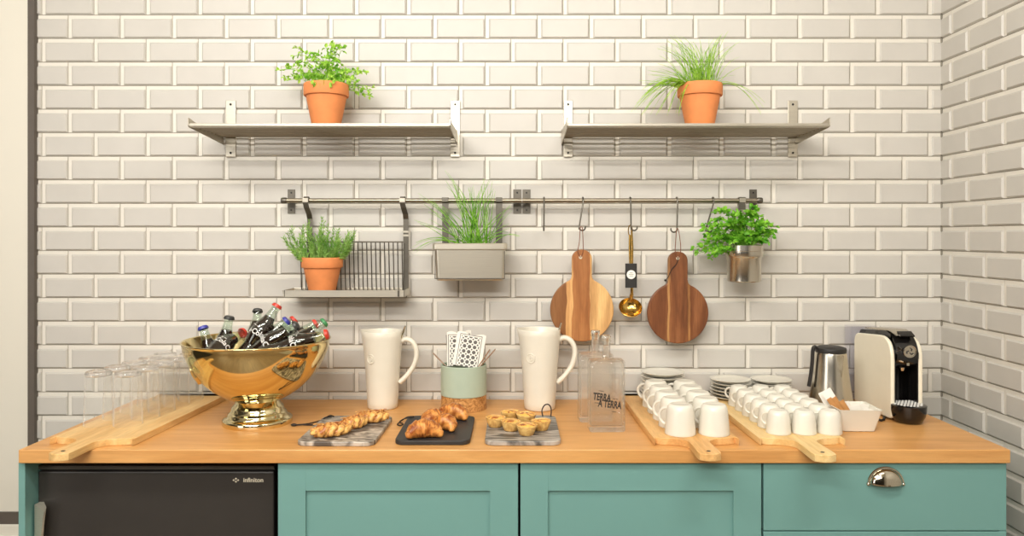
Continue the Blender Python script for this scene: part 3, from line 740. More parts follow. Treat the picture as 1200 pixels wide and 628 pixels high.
for (tx, ty) in tips:
  for rep in range(2):
    b = Vector((tx*k3*.45+rnd(-.01, .01), rnd(-.035, .035), .102)); t = Vector((tx*k3+rnd(-.006, .006), rnd(-.035, .035)-abs(tx)*.0004, .122+ty*k3*.95-rep*.012))
    c_ = (b+t)/2+Vector((tx*.0004, 0, -.004)); pts = bez(b, c_, t, 14); mb.tube(pts, .0009, 4)
    for i in range(3, 15):
        d = (pts[i]-pts[i-1]).normalized()
        for q in range(4):
            side = d.cross(Vector((rnd(-1, 1), rnd(-1, 1), rnd(-1, 1)))).normalized()
            leaf(mb, pts[i], side*.8+d*1.0, rnd(.011, .018), .0030, fold=.1)
for q in range(160):
    a = rnd(0, 2*PI); r = rnd(0, .055); leaf(mb, (r*math.cos(a), r*math.sin(a), rnd(.106, .135)), (rnd(-1, 1), rnd(-1, 1), rnd(.0, 1)), rnd(.012, .02), .0032)
mb.build('foliage', M['leaf_rosemary'], e, smooth=False)

# 4: steel planter with chives
pd = 2.335; c = P(550.5, 329, pd)
e = empty('hanging_planter', (c.x, 0, c.z)); tag(e, 'rectangular steel planter of chives hanging from the rail', 'planter')
sp_ = pd/F; yf = pd-D; yb = -.045
hw = 41.5*sp_; H = 44*sp_
def frus(mb, x0, y0, y1, z0, x0b, y0b, y1b, z1, r=.012):
    A = rrect(-x0, x0, y0, y1, r, 4); B = rrect(-x0b, x0b, y0b, y1b, r, 4); n = len(A)
    mb.add([(a, b, z0) for a, b in A]+[(a, b, z1) for a, b in B], [(i, (i+1) % n, n+(i+1) % n, n+i) for i in range(n)])
mb = MB()
frus(mb, hw-.007, yf+.010, yb-.004, 0, hw-.004, yf+.006, yb-.002, .004)
frus(mb, hw-.004, yf+.006, yb-.002, .004, hw, yf+.002, yb, H-.020)
frus(mb, hw, yf+.002, yb, H-.020, hw+.006, yf-.004, yb+.004, H-.018)
frus(mb, hw+.006, yf-.004, yb+.004, H-.018, hw+.006, yf-.004, yb+.004, H-.003)
frus(mb, hw+.006, yf-.004, yb+.004, H-.003, hw+.004, yf-.002, yb+.002, H)
frus(mb, hw+.004, yf-.002, yb+.002, H, hw-.004, yf+.006, yb-.006, H-.003)
frus(mb, hw-.004, yf+.006, yb-.006, H-.003, hw-.009, yf+.012, yb-.008, .008)
A = rrect(-hw+.007, hw-.007, yf+.010, yb-.004, .012, 4); mb.add([(a, b, 0) for a, b in A], [tuple(range(len(A)))])
A = rrect(-hw+.009, hw-.009, yf+.012, yb-.008, .012, 4); mb.add([(a, b, .008) for a, b in A], [tuple(range(len(A)))])
mb.build('planter_box', M['satin'], e, ang=25)
MB().prism(rrect(-hw+.0065, hw-.0065, yf+.009, yb-.007, .01, 4), H-.028, H-.022).build('soil', M['soil'], e)
MB().box(-hw+.002, hw-.002, yf-.0012, yf+.001, .006, .0085).box(-hw+.001, -hw+.0035, yf-.0012, yf+.001, .006, H-.024).box(hw-.0035, hw-.001, yf-.0012, yf+.001, .006, H-.024).build('edge_seam', M['steel_dark'], e, smooth=False)
for pxs in (521.5, 584.8):
    x = (pxs-XV)*2.44/F-c.x; zr = RZ-c.z
    mb = MB().box(x-.0105, x+.0105, RY+.002, RY+.0042, H-.012, zr-.006).box(x-.0105, x+.0105, RY+.0078, RY+.0098, zr-.012, zr+.010).box(x-.0105, x+.0105, RY-.0095, RY+.0098, zr+.0082, zr+.010)
    mb.box(x-.0105, x+.0105, RY+.0042, RY+.0098, zr-.014, zr-.010)
    mb.box(x-.0105, x+.0105, RY-.0112, RY-.0092, zr-.004, zr+.010)
    mb.build('hanger_strap', M['steel_dark'], e, smooth=False)
random.seed(31); mb = MB(); cy = (yf+yb)/2
tips = [(527, 201), (526, 209), (530, 225), (493, 227), (505, 232), (491, 258), (487, 290), (490, 284), (552, 217), (556, 220), (561, 224), (569, 209), (578, 213), (582, 222), (565, 215), (545, 226), (537, 230), (596, 240), (598, 262), (608, 276), (534, 216), (573, 222), (548, 232), (500, 245), (560, 230), (516, 240), (588, 250)]
for (tx, ty) in tips:
    for rep in range(3):
        tt = P(tx, ty, 2.40)-Vector((c.x, 0, c.z)); t = Vector((tt.x+rnd(-.012, .012), cy+rnd(-.04, .03), tt.z-rnd(0, .05)*rep/3))
        b = Vector((rnd(-.05, .05)*.8+t.x*.12+.012, cy+rnd(-.02, .02), H-.024))
        if t.z < H+.035: cc = Vector(((b.x+t.x)/2, t.y, H+.045))
        else: cc = Vector((b.x+(t.x-b.x)*.32, (b.y+t.y)/2, b.z+(t.z-b.z)*.62))
        blade(mb, b, cc, t, rnd(.0015, .0021), 8)
mb.build('foliage', M['leaf_chive'], e, smooth=False)

# 5: steel pot with parsley
pdist = 2.385; c = P(872, 330, pdist)
e = empty('hanging_herb_pot', (c.x, pdist-D, c.z)); tag(e, 'round steel pot of parsley hanging at the right end of the rail', 'potted herb')
s_ = pdist/F; H = 43*s_; r0 = 19.2*s_; r1 = 21.5*s_
MB().lathe([(0, 0), (r0-.003, 0), (r0, .003), (r0+.001, H-.042), (r1-.002, H-.038), (r1, H-.034), (r1, H-.020), (r1+.001, H-.019), (r1+.001, H-.001), (r1-.001, H), (r1-.003, H-.003), (r0-.003, H-.042), (r0-.003, .005), (0, .005)], 48).build('pot', M['steel_v'], e)
MB().lathe([(0, H-.020), (r1-.004, H-.020)], 32).build('soil', M['soil'], e)
x = (869-XV)*2.45/F-c.x; ry = RY-(pdist-D); zr = RZ-c.z
MB().box(x-.010, x+.010, ry-.0115, ry-.0092, zr-.006, zr+.011).box(x-.010, x+.010, ry-.0115, ry+.0115, zr+.0088, zr+.011).box(x-.010, x+.010, ry+.0092, ry+.0115, H-.03, zr+.010).build('hanger_strap', M['steel'], e, smooth=False)
MB().box(x-.012, x+.007, ry-.016, ry-.0116, zr-.030, zr-.008).build('hanger_clip', M['steel_dark'], e, smooth=False)
random.seed(41); mb = MB()
tips = [(818, 292), (822, 283), (826, 270), (834, 262), (836, 276), (842, 258), (846, 248), (845, 290), (838, 298), (852, 262), (858, 252), (862, 268), (866, 275), (874, 262), (880, 250), (884, 245), (890, 252), (898, 258), (904, 264), (902, 274), (906, 270), (895, 284), (888, 270), (880, 280), (870, 286), (858, 284), (850, 276), (892, 264), (830, 290), (895, 296), (856, 296), (876, 270), (864, 256)]
for (tx, ty) in tips:
  for rep in range(3):
    tt = P(tx, ty, 2.37)-Vector((c.x, pdist-D, c.z)); t = Vector((tt.x+rnd(-.012, .012), rnd(-.06, .045), max(tt.z+rnd(-.015, .004), H+.012 if tt.x > -.06 else -1)))
    b = Vector((rnd(-.03, .03), rnd(-.03, .03), H-.02)); cc = Vector((b.x+(t.x-b.x)*.4, (b.y+t.y)/2, max(b.z, t.z)+.02))
    pts = bez(b, cc, t, 7); mb.tube(pts, .0009, 4)
    for i in (4, 5, 6, 7):
        d = (pts[i]-pts[i-1]).normalized()
        for q in range(4):
            dd = d*.6+Vector((rnd(-1, 1), rnd(-1, 1), rnd(-.6, .8)))
            leaf(mb, pts[i], dd, rnd(.010, .018), rnd(.009, .015), (rnd(-.5, .5), rnd(-1, 0), rnd(.2, 1)))
mb.build('foliage', M['leaf_parsley'], e, smooth=False)

# ---------------------------------------------------------------- paddle boards on the worktop
BT = .018; BZ = CT+BT
def paddle(cx, w, y0, y1, tip, rz, mat, label, hw=.030, shift=0, y_ref=-.3):
    """body from y0 (near the wall) to y1 (front), handle down to tip; local origin at cx,y_ref"""
    h = w/2; f = y1-y_ref; b = y0-y_ref; t = tip-y_ref; s = shift
    pts = [(-h, b-.012), (-h+.012, b), (h-.012, b), (h, b-.012), (h, f+.030), (h-.006, f+.012), (h-.022, f+.001), (s+hw+.030, f-.004), (s+hw+.008, f-.018), (s+hw-.002, f-.040), (s+hw, t+.020), (s+hw-.008, t+.006), (s+hw-.02, t), (s-hw+.02, t), (s-hw+.008, t+.006), (s-hw, t+.020), (s-hw+.002, f-.040), (s-hw-.008, f-.018), (s-hw-.030, f-.004), (-h+.022, f+.001), (-h+.006, f+.012), (-h, f+.030)]
    out = [(p.x, p.y) for p in catmull([(x, y, 0) for x, y in pts], 3, True)]
    e = empty('paddle_board', (cx, y_ref, CT+.0003), rz); tag(e, label, 'serving board', 'long paddle boards on the worktop')
    MB().prism(out, 0, BT).build('board', mat, e, bevel=.003)
    MB().lathe([(0, BT-.001), (.005, BT-.001), (.005, BT+.0006), (0, BT+.0006)], 14, (s, t+.026, 0)).build('hanging_hole', M['leather'], e, smooth=False)
    return e
paddle(-1.088, .224, -.020, -.545, -.690, math.radians(-3.2), M['board'], 'long light wooden paddle board under the upturned glasses', y_ref=-.3, hw=.027)
paddle(.474, .222, -.022, -.545, -.690, math.radians(.8), M['board_warm'], 'warm brown paddle board under the larger mugs, left one on the right side', hw=.028)
paddle(.752, .222, -.022, -.545, -.700, math.radians(.5), M['board_pale'], 'pale paddle board under the three columns of small cups', hw=.028)

# upturned glasses
ords = ['nearest row', 'second row from the front', 'third row from the front', 'fourth row from the front', 'back row', 'back row']
def glass_proto():
    e = empty('drinking_glass', (0, 0, 0))
    H = .150; r0, r1 = .0385, .0335          # mouth on the board, foot on top
    prof = [(r0-.0022, .0008), (r0-.001, 0), (r0, .0012), (r1+.001, H-.0135)]
    MB().lathe(prof, 48).lathe([(r0-.0014, .001), (r1-.0006, H-.0135)], 48).build('tumbler', M['glass'], e)
    MB().lathe([(0, H-.012), (r1-.006, H-.0125), (r1-.001, H-.0135), (r1+.001, H-.013), (r1+.0008, H-.004), (r1-.001, H-.0008), (r1-.004, H), (0, H-.001)], 48).build('thick_base', M['glass_foot'], e, label='thick clear base on top')
    return e
g0 = None
for col in range(2):
    for row in range(5):
        y = -.405+.0815*row; x = (-1.165 if col == 0 else -1.082)+.011*row*.8
        if g0 is None: g = g0 = glass_proto()
        else: g = copy_tree(g0)
        g.location = (x, y, BZ+.0006); g.rotation_euler = (0, 0, rnd(0, 6))
        tag(g, 'upturned clear tumbler on the long board, %s column, %s' % (('left', 'right')[col], ords[row] if row < 4 else 'back row'), 'glass', 'upturned glasses on the left board')

# ---------------------------------------------------------------- gold punch bowl with cola bottles
bx_, by_ = P(302, 495, 2.191).x, 2.191-D
e = empty('punch_bowl', (bx_, by_, CT+.0003)); tag(e, 'large polished gold footed bowl full of cola bottles', 'bowl')
outp = [(.050, .066), (.075, .072), (.104, .088), (.130, .107), (.157, .133), (.178, .161), (.193, .190), (.203, .218), (.206, .236)]
prof = [(0, .064)]+outp+[(.2085, .2415), (.2095, .2435), (.2080, .2455), (.205, .2445), (.202, .236), (.188, .190), (.173, .163), (.152, .138), (.125, .113), (.098, .094), (.07, .079), (0, .073)]
pc = catmull([(a, 0, b) for a, b in prof], 3)
MB().lathe([(max(0, p.x), p.z) for p in pc], 72).build('basin', M['gold'], e, ang=60)
foot = [(0, .072), (.056, .072), (.059, .066), (.064, .058), (.071, .050), (.0735, .046), (.0745, .040), (.080, .033), (.0835, .030), (.0845, .024), (.092, .019), (.0975, .016), (.099, .012), (.099, .002), (.098, 0), (0, 0)]
MB().lathe(foot, 64).build('foot', M['gold_foot'], e, ang=50, label='pale stepped foot')
# leaf shaped lug on the left front
def lug(ang):
    mb = MB(); R0 = .168; zc = .158
    dirv = Vector((math.cos(ang), math.sin(ang), -.55)).normalized(); tan = Vector((-math.sin(ang), math.cos(ang), 0)); upv = tan.cross(dirv)*-1
    if upv.z < 0: upv = -upv
    org = Vector((math.cos(ang)*R0, math.sin(ang)*R0, zc))
    out = [(-.034, .012), (-.020, .020), (-.010, .016), (0, .020), (.010, .024), (.016, .034), (.022, .026), (.018, .012), (.020, -.004), (.012, -.018), (.004, -.030), (-.004, -.034), (-.012, -.022), (-.022, -.010), (-.034, -.002)]
    n = len(out); vs = [org+tan*a+upv*b-dirv*.004 for a, b in out]+[org+tan*a*.85+upv*b*.85+dirv*.010 for a, b in out]+[org+dirv*.014]
    fs = [(i, (i+1) % n, n+(i+1) % n, n+i) for i in range(n)]+[(n+i, n+(i+1) % n, 2*n) for i in range(n)]
    mb.add(vs, fs); mb.build('leaf_lug', M['gold'], e, ang=60, bevel=.002)
lug(math.radians(-146)); lug(math.radians(34))

BH = .195
def bottle_proto():
    e = empty('cola_bottle', (0, 0, 0))
    prof = [(0, .003), (.018, 0), (.0265, .002), (.0285, .008), (.0280, .030), (.0245, .055), (.0240, .064), (.0270, .084), (.0285, .100), (.0280, .112), (.0240, .130), (.0180, .148), (.0140, .163), (.0125, .176), (.0125, .184), (.0135, .185), (.0135, .190), (.012, .193)]
    pc = catmull([(a, 0, b) for a, b in prof], 3)
    def fl(a, z): return 1-.018*abs(math.sin(a*5)) if (z < .055 or .105 < z < .15) else 1
    MB().lathe([(max(0, p.x), p.z) for p in pc], 40, wob=fl).build('glass_body', M['glass_cola'], e, ang=60)
    liq = [(0, .005)]+[(max(0, p.x-.0022), p.z) for p in pc if .006 < p.z < .152]+[(.0145, .154), (0, .154)]
    MB().lathe(liq, 32).build('cola', M['cola'], e, ang=60)
    R = .0291
    def wrap(off):
        def fn(v): a = v.x/R+off; return Vector((R*math.sin(a), -R*math.cos(a), .098+v.y))
        return fn
    mb = text_mb('Coca-Cola', .022, .95, bold=.0003, fn=wrap(0)); mb2 = text_mb('Coca-Cola', .022, .95, bold=.0003, fn=wrap(PI)); mb.add(mb2.v, mb2.f)
    for off in (0, PI):
        for s_ in range(5):
            x = -.024+.012*s_; w_ = wrap(off); mb.add([w_(Vector((x, .016+.002*math.sin(s_), 0))), w_(Vector((x+.008, .016+.002*math.sin(s_+1), 0))), w_(Vector((x+.008, .0175+.002*math.sin(s_+1), 0))), w_(Vector((x, .0175+.002*math.sin(s_), 0)))], [(0, 1, 2, 3)])
    mb.build('printed_label', M['ink_white'], e, smooth=False, label='white script print')
    cp = MB(); n = 42
    cp.lathe([(0, .1965), (.011, .1962), (.0135, .1945), (.0152, .188), (.0150, .1865), (.0136, .1868)], n, wob=lambda a, z: 1+.035*math.cos(a*21) if z < .192 else 1)
    cp.build('crown_cap', M['cap_red'], e)
    return e
bl = [   # cap image position, camera distance of cap, lower image position, camera distance there, cap, label
    ((237.5, 383), 2.17, (246, 410), 2.16, 'cap_blue', 'blue-capped cola bottle standing at the far left of the gold bowl'),
    ((269, 371), 2.20, (262, 405), 2.20, 'cap_grey', 'grey-capped cola bottle standing upright, second from left in the bowl'),
    ((285.5, 389), 2.20, (262, 405), 2.13, 'cap_red', 'red-capped cola bottle lying low in front of the upright one in the bowl'),
    ((302, 363), 2.27, (299, 398), 2.23, 'cap_grey', 'grey-capped cola bottle standing at the back middle of the bowl'),
    ((325.5, 357.5), 2.20, (298, 400), 2.17, 'cap_red', 'red-capped cola bottle sticking out highest from the gold bowl'),
    ((337, 375), 2.21, (304, 403), 2.19, 'cap_blue', 'blue-capped cola bottle leaning in the middle right of the bowl'),
    ((348, 380.5), 2.13, (312, 405), 2.13, 'cap_grey', 'grey-capped cola bottle lying diagonally at the front of the bowl'),
    ((345.5, 374), 2.27, (318, 398), 2.24, 'cap_red', 'red-capped cola bottle just behind the diagonal ones in the bowl'),
    ((371, 378.5), 2.25, (338, 400), 2.22, 'cap_red', 'red-capped cola bottle at the back right of the bowl'),
    ((381, 377), 2.20, (350, 401), 2.17, 'cap_green', 'green-capped cola bottle at the right of the gold bowl'),
    ((384, 391), 2.13, (345, 404), 2.12, 'cap_red', 'red-capped cola bottle lying over the right rim of the bowl'),
]
b0 = bottle_proto(); protos = {}
for i, (cp, d1, lp, d2, cm, lb) in enumerate(bl):
    b = b0 if i == 0 else copy_tree(b0)
    for ch in children(b):
        if ch.name.startswith('crown_cap'):
            if cm not in protos:
                me = ch.data.copy(); me.materials[0] = M[cm]; protos[cm] = me
            ch.data = protos[cm]; ch['label'] = 'red crown cap' if cm == 'cap_red' else {'cap_blue': 'blue crown cap', 'cap_green': 'green crown cap', 'cap_grey': 'grey crown cap'}[cm]
    A = P(cp[0], cp[1], d1); B = P(lp[0], lp[1], d2); ax = (A-B).normalized()
    base = A-ax*(BH-.001)
    q = ax.to_track_quat('Z', 'Y'); b.rotation_mode = 'XYZ'
    b.rotation_euler = (q @ Euler((0, 0, rnd(-.6, .6)+ (PI if (q @ Vector((0, -1, 0))).y > 0 else 0))).to_quaternion()).to_euler()
    b.location = base
    tag(b, lb, 'bottle', 'cola bottles in the gold bowl')

# ---------------------------------------------------------------- pitchers
def pitcher(px, by, dist, label, k=1.0):
    c = P(px, by, dist)
    e = empty('pitcher', (c.x, dist-D, CT+.0003)); e.scale = (k, k, k); tag(e, label, 'pitcher', 'cream stoneware pitchers')
    H = .245
    prof = [(0, 0), (.044, 0), (.047, .003), (.0485, .02), (.051, .07), (.055, .13), (.060, .19), (.0625, .225), (.0640, H-.002), (.0625, H), (.0605, H-.003), (.058, .215), (.052, .13), (.046, .05), (.042, .012), (0, .010)]
    n = 56; mb = MB(); mb.lathe(prof, n)
    # pull the spout out on the left
    vs = []
    for v in mb.v:
        a = math.atan2(v[1], v[0]); d = abs(abs(a)-PI); f = math.exp(-(d/.35)**2)*max(0, (v[2]-.17)/.075)**2
        vs.append((v[0]-.008*f, v[1], v[2]+.003*f))
    mb.v = vs; mb.build('body', M['cream_china'], e, ang=60)
    hp = catmull([(.0595, 0, .212), (.075, 0, .218), (.094, 0, .210), (.106, 0, .190), (.108, 0, .165), (.100, 0, .135), (.084, 0, .110), (.068, 0, .092), (.0535, 0, .080)], 5)
    MB().tube(hp, .0096, 12, flat=.85, up=(0, 0, 1)).build('handle', M['cream_china'], e)
    a = math.radians(-120); R = .0595; zc = .162
    mb = MB(); dirv = Vector((math.cos(a), math.sin(a), -.08)).normalized(); tan = Vector((-math.sin(a), math.cos(a), 0)); upv = Vector((0, 0, 1))
    o_ = Vector((math.cos(a)*(R-.0025), math.sin(a)*(R-.0025), zc))
    def pt(u, v, h): 
        aa = a+u/R; return Vector((math.cos(aa)*(R-.0016+h+.035*v), math.sin(aa)*(R-.0016+h+.035*v), zc+v))
    mb.tube([pt(.014*math.cos(q*PI/12), .014*math.sin(q*PI/12), .0005) for q in range(24)], .0014, 6, closed=True)
    mb.tube([pt(.0075*math.cos(q*PI/8), .0075*math.sin(q*PI/8), .0005) for q in range(16)], .0010, 6, closed=True)
    mb.tube([pt(-.003, -.004, .0008), pt(0, .004, .0008), pt(.003, -.004, .0008)], .0010, 6)
    mb.build('embossed_seal', M['cream_china'], e)
    return e, c
pA, cA = pitcher(448.5, 477, 2.385, 'tall cream stoneware pitcher between the gold bowl and the mint jar')
pB, cB = pitcher(632.5, 478.5, 2.37, 'tall cream stoneware pitcher left of the square glass bottles', 1.03)
def spoon(p0, p1, name, mat, label, cat, group=None, th=1.0):
    """a spoon whose bowl end is at p0 and handle tip at p1"""
    p0, p1 = Vector(p0), Vector(p1); L_ = (p1-p0).length
    e = empty(name, p0); e.rotation_euler = (p1-p0).to_track_quat('Z', 'Y').to_euler(); tag(e, label, cat, group)
    mb = MB(); n = 14; pts = [(0, 0, .03+(L_-.03)*k/n) for k in range(n+1)]
    mb.tube(pts, [(.0022+.0022*max(0, (k/n-.4)/.6)**1)*th for k in range(n)]+[.0030*th], 8, flat=.45, up=(0, 1, 0))
    mb.build('handle', mat, e)
    MB().sphere((0, 0, .020), .020, (.62, .22, 1), 16, 10).build('spoon_bowl', mat, e)
    return e
spoon((cA.x-.005, cA.y+.005, CT+.03), tuple(P(475, 382, 2.375)), 'long_spoon', M['chrome'], 'steel spoon standing in the left pitcher', 'spoon', 'spoons in the pitchers', 1.8)
spoon((cB.x-.005, cB.y+.005, CT+.03), tuple(P(658, 378, 2.36)), 'long_spoon', M['chrome'], 'steel spoon standing in the right pitcher', 'spoon', 'spoons in the pitchers', 1.8)

# ---------------------------------------------------------------- mint jar, napkins and spoons
c = P(543.5, 478, 2.377); jx, jy = c.x, 2.377-D
e = empty('utensil_jar', (jx, jy, CT+.0003)); tag(e, 'mint green stoneware jar with a cork base holding napkins', 'jar')
R, H = .0722, .140
MB().lathe([(0, 0), (R-.001, 0), (R, .001), (R, .044), (0, .044)], 56).build('cork_base', M['cork'], e)
MB().lathe([(0, .0445), (R-.0005, .0445), (R+.0008, .046), (R+.0008, H-.002), (R-.001, H), (R-.004, H-.002), (R-.004, .052), (0, .050)], 56).build('stoneware_body', M['mint'], e)
def napkin(x, y, z, w, h, rx, ry, rz, bend, label):
    mb = MB(); n = 10; vs = []; fs = []
    for side in (0, 1):
        for i in range(n+1):
            u = (i/n-.5)*w
            for j in range(5):
                v = h*j/4; vs.append((u, bend*math.cos((i/n-.5)*PI)*(.5+.5*j/4)+side*.004+.0012*math.sin(i*2.1+j), v+(.004*math.sin(i*.9) if j == 4 else 0)))
    m_ = (n+1)*5
    for i in range(n):
        for j in range(4):
            q = i*5+j; fs += [(q, q+5, q+6, q+1), (m_+q, m_+q+1, m_+q+6, m_+q+5)]
    for i in range(n): fs += [(i*5, m_+i*5, m_+i*5+5, i*5+5), (i*5+4, i*5+9, m_+i*5+9, m_+i*5+4)]
    for j in range(4): fs += [(j, j+1, m_+j+1, m_+j), (n*5+j, m_+n*5+j, m_+n*5+j+1, n*5+j+1)]
    o = mb.add(vs, fs).build('napkin', M['napkin'], loc=(x, y, z), rot=(rx, ry, rz)); tag(o, label, 'napkin', 'napkins in the mint jar')
zb = CT+.135
napkin(jx+.010, jy-.022, zb, .092, .104, math.radians(-4), math.radians(9), math.radians(-4), -.012, 'dotted paper napkin at the front of the mint jar, tilted right')
napkin(jx-.014, jy+.002, zb, .078, .108, math.radians(2), math.radians(-1), math.radians(14), -.010, 'white patterned paper napkin standing upright in the middle of the jar')
napkin(jx-.020, jy+.026, zb, .070, .100, math.radians(3), math.radians(-5), math.radians(30), -.008, 'white paper napkin with dark edge at the back left of the jar')
spoon((jx+.02, jy-.02, CT+.06), tuple(P(507.5, 413.5, 2.34)), 'teaspoon', M['straw'], 'metal teaspoon leaning out of the mint jar to the left', 'spoon', 'spoons in the mint jar', 1.35)
spoon((jx-.015, jy-.035, CT+.06), tuple(P(580.5, 409, 2.33)), 'teaspoon', M['straw'], 'metal teaspoon leaning far out of the jar to the right', 'spoon', 'spoons in the mint jar', 1.35)
spoon((jx-.005, jy-.040, CT+.06), tuple(P(574, 409.5, 2.32)), 'teaspoon', M['straw'], 'metal teaspoon leaning right in the jar, nearer the napkins', 'spoon', 'spoons in the mint jar', 1.35)

# ---------------------------------------------------------------- stone serving boards
def stone(cx, cy, w, d, rz, mat, label, cord):
    e = empty('stone_board', (cx, cy, CT+.0003), rz); tag(e, label, 'serving board', 'small stone boards')
    MB().prism(rrect(-w/2, w/2, -d/2, d/2, .026, 8), 0, .012).build('slab', mat, e, bevel=.002)
    MB().tube(catmull(cord, 6), .0019, 6).build('leather_cord', M['leather'], e, label='dark leather loop')
    return e
sa = stone(-.463, -.418, .205, .285, math.radians(-1), M['marble_a'], 'grey veined marble board with braided pastries, beside the gold bowl',
    [(-.070, .120, .0145), (-.085, .128, .015), (-.105, .108, .006), (-.135, .082, .0025), (-.162, .070, .0025), (-.172, .062, .0025), (-.150, .066, .004), (-.125, .066, .003), (-.105, .078, .003), (-.092, .105, .014), (-.075, .115, .0145)])
MB().sphere((-.170, .062, .004), .006, (1.6, .8, .7)).build('knot', M['leather'], sa)
sb = stone(-.214, -.412, .198, .275, math.radians(0), M['slate'], 'black slate board with croissants in the middle',
    [(-.080, .115, .0145), (-.10, .118, .012), (-.118, .095, .004), (-.122, .07, .0025), (-.112, .055, .003), (-.106, .07, .004), (-.118, .085, .006), (-.108, .104, .010), (-.085, .108, .0145)])
sc_ = stone(.024, -.412, .200, .285, math.radians(0), M['marble_c'], 'grey banded marble board with custard tarts, left of the glass bottles',
    [(.062, .122, .013), (.060, .128, .030), (.068, .132, .044), (.080, .130, .046), (.087, .126, .034), (.086, .122, .013)])
ST = CT+.0126
def twisted(x, y, rz, L, R, label, name='braided_pastry', mat='braid', seed=0):
    random.seed(seed)
    mb = MB()
    for s_ in range(3):
        pts, rs = [], []
        n = 46
        for i in range(n+1):
            t = i/n; a = t*PI*3.2+s_*2*PI/3; env = math.sin(PI*min(1, max(0, t*.92+.04)))**.45
            pts.append(((t-.5)*L, R*.62*env*math.sin(a), R*.66+R*.34*env*math.cos(a))); rs.append(R*.50*env*(1+.14*math.sin(i*1.3+s_)))
        mb.tube(pts, rs, 10)
    mb.sphere((0, 0, R*.62), R*.9, (L*.46/(R*.9), .85, .62), 20, 12)
    # sugared flakes
    for i in range(34):
        t = rnd(-.42, .42); a = rnd(-.9, .9); p = Vector((t*L, R*math.sin(a)*.95, R*.75+R*.72*math.cos(a)))
        mb.sphere(p, rnd(.0016, .0030), (1.8, .8, .5), 6, 4)
    zmin = min(v[2] for v in mb.v); mb.v = [(v[0], v[1], max(v[2], .0005)) for v in mb.v]
    o = mb.build(name, M[mat], loc=(x, y, ST), rot=(0, 0, rz), ang=80); tag(o, label, 'pastry', 'braided pastries on the marble board'); return o
def G(px, py, h=.0): dist = (.546-h)*F/(py-YV); return (px-XV)*dist/F, dist-D
x, y = G(388, 510, .014); twisted(x, y, math.radians(28), .105, .024, 'braided golden pastry nearest the front of the marble board', seed=1)
x, y = G(414, 501, .014); twisted(x, y, math.radians(48), .085, .023, 'braided golden pastry in the middle of the marble board', seed=2)
x, y = G(435, 494, .014); twisted(x, y, math.radians(22), .100, .023, 'braided golden pastry at the back of the marble board', seed=3)
def croissant(x, y, rz, L, R, label, seed=0):
    random.seed(seed); mb = MB(); n = 56; pts = []; rs = []
    for i in range(n+1):
        t = i/n*2-1; ang = t*1.15
        px_ = math.sin(ang)*L*.52; py_ = -(1-math.cos(ang))*L*.42
        seg = (abs(t)*3.6) % 1
        env = (1-abs(t)**1.8)**.75
        rs.append(R*(.18+.82*env)*(1.08-.20*seg)); pts.append((px_, py_, R*(.18+.82*env)*.85))
    mb.tube(pts, rs, 16, up=(0, 0, 1))
    for i in range(14): p_ = pts[random.randint(8, n-8)]; mb.sphere((p_[0]+rnd(-.006, .006), p_[1]+rnd(-.006, .006), p_[2]*1.95), .003, (1.6, 1.2, .4), 6, 4)
    mb.v = [(v[0], v[1], max(v[2], .0005)) for v in mb.v]
    o = mb.build('croissant', M['croissant'], loc=(x, y, ST), rot=(0, 0, rz), ang=50); tag(o, label, 'pastry', 'croissants on the slate board'); return o
x, y = G(497, 511, .014); croissant(x, y, math.radians(10), .092, .026, 'small croissant nearest the front left of the slate board', 4)
x, y = G(510, 498, .014); croissant(x-.010, y, math.radians(60), .088, .025, 'small croissant in the middle of the slate board behind the front one', 5)
x, y = G(523, 502, .014); croissant(x, y-.002, math.radians(-40), .080, .023, 'small croissant on the right side of the slate board', 6)
x, y = G(531, 490, .014); croissant(x, y, math.radians(-12), .090, .025, 'small croissant at the back right of the slate board', 7)
def tart_proto():
    e = empty('custard_tart', (0, 0, 0)); fl = lambda a, z: 1+.035*math.cos(a*12)*(z/.026)
    MB().lathe([(0, 0), (.017, 0), (.019, .002), (.0265, .022), (.0275, .0265), (.0255, .027), (.0235, .022), (0, .021)], 48, wob=fl).build('pastry_shell', M['tartshell'], e, ang=60)
    MB().lathe([(0, .0300), (.010, .0290), (.019, .0265), (.0252, .0225)], 32, wob=lambda a, z: 1+.03*math.sin(3*a)).build('custard', M['custard'], e, ang=60)
    return e
t0 = tart_proto()
tp = [((580.6, 499), 'at the left end'), ((598.4, 492), 'at the back, left of centre'), ((598.4, 503.5), 'in front, left of centre'), ((616.5, 495), 'at the back, right of centre'), ((617, 508.5), 'nearest the front'), ((634, 503), 'at the right end')]
for i, ((px, py), w_) in enumerate(tp):
    t = t0 if i == 0 else copy_tree(t0); x, y = G(px, py, .014); t.location = (x, y, ST); t.rotation_euler = (rnd(-.05, .02), rnd(-.04, .04), rnd(0, 6))
    t.scale = (1.02, 1.02, 1.0); tag(t, 'small custard tart on the banded marble board, '+w_, 'tart', 'custard tarts on the marble board')

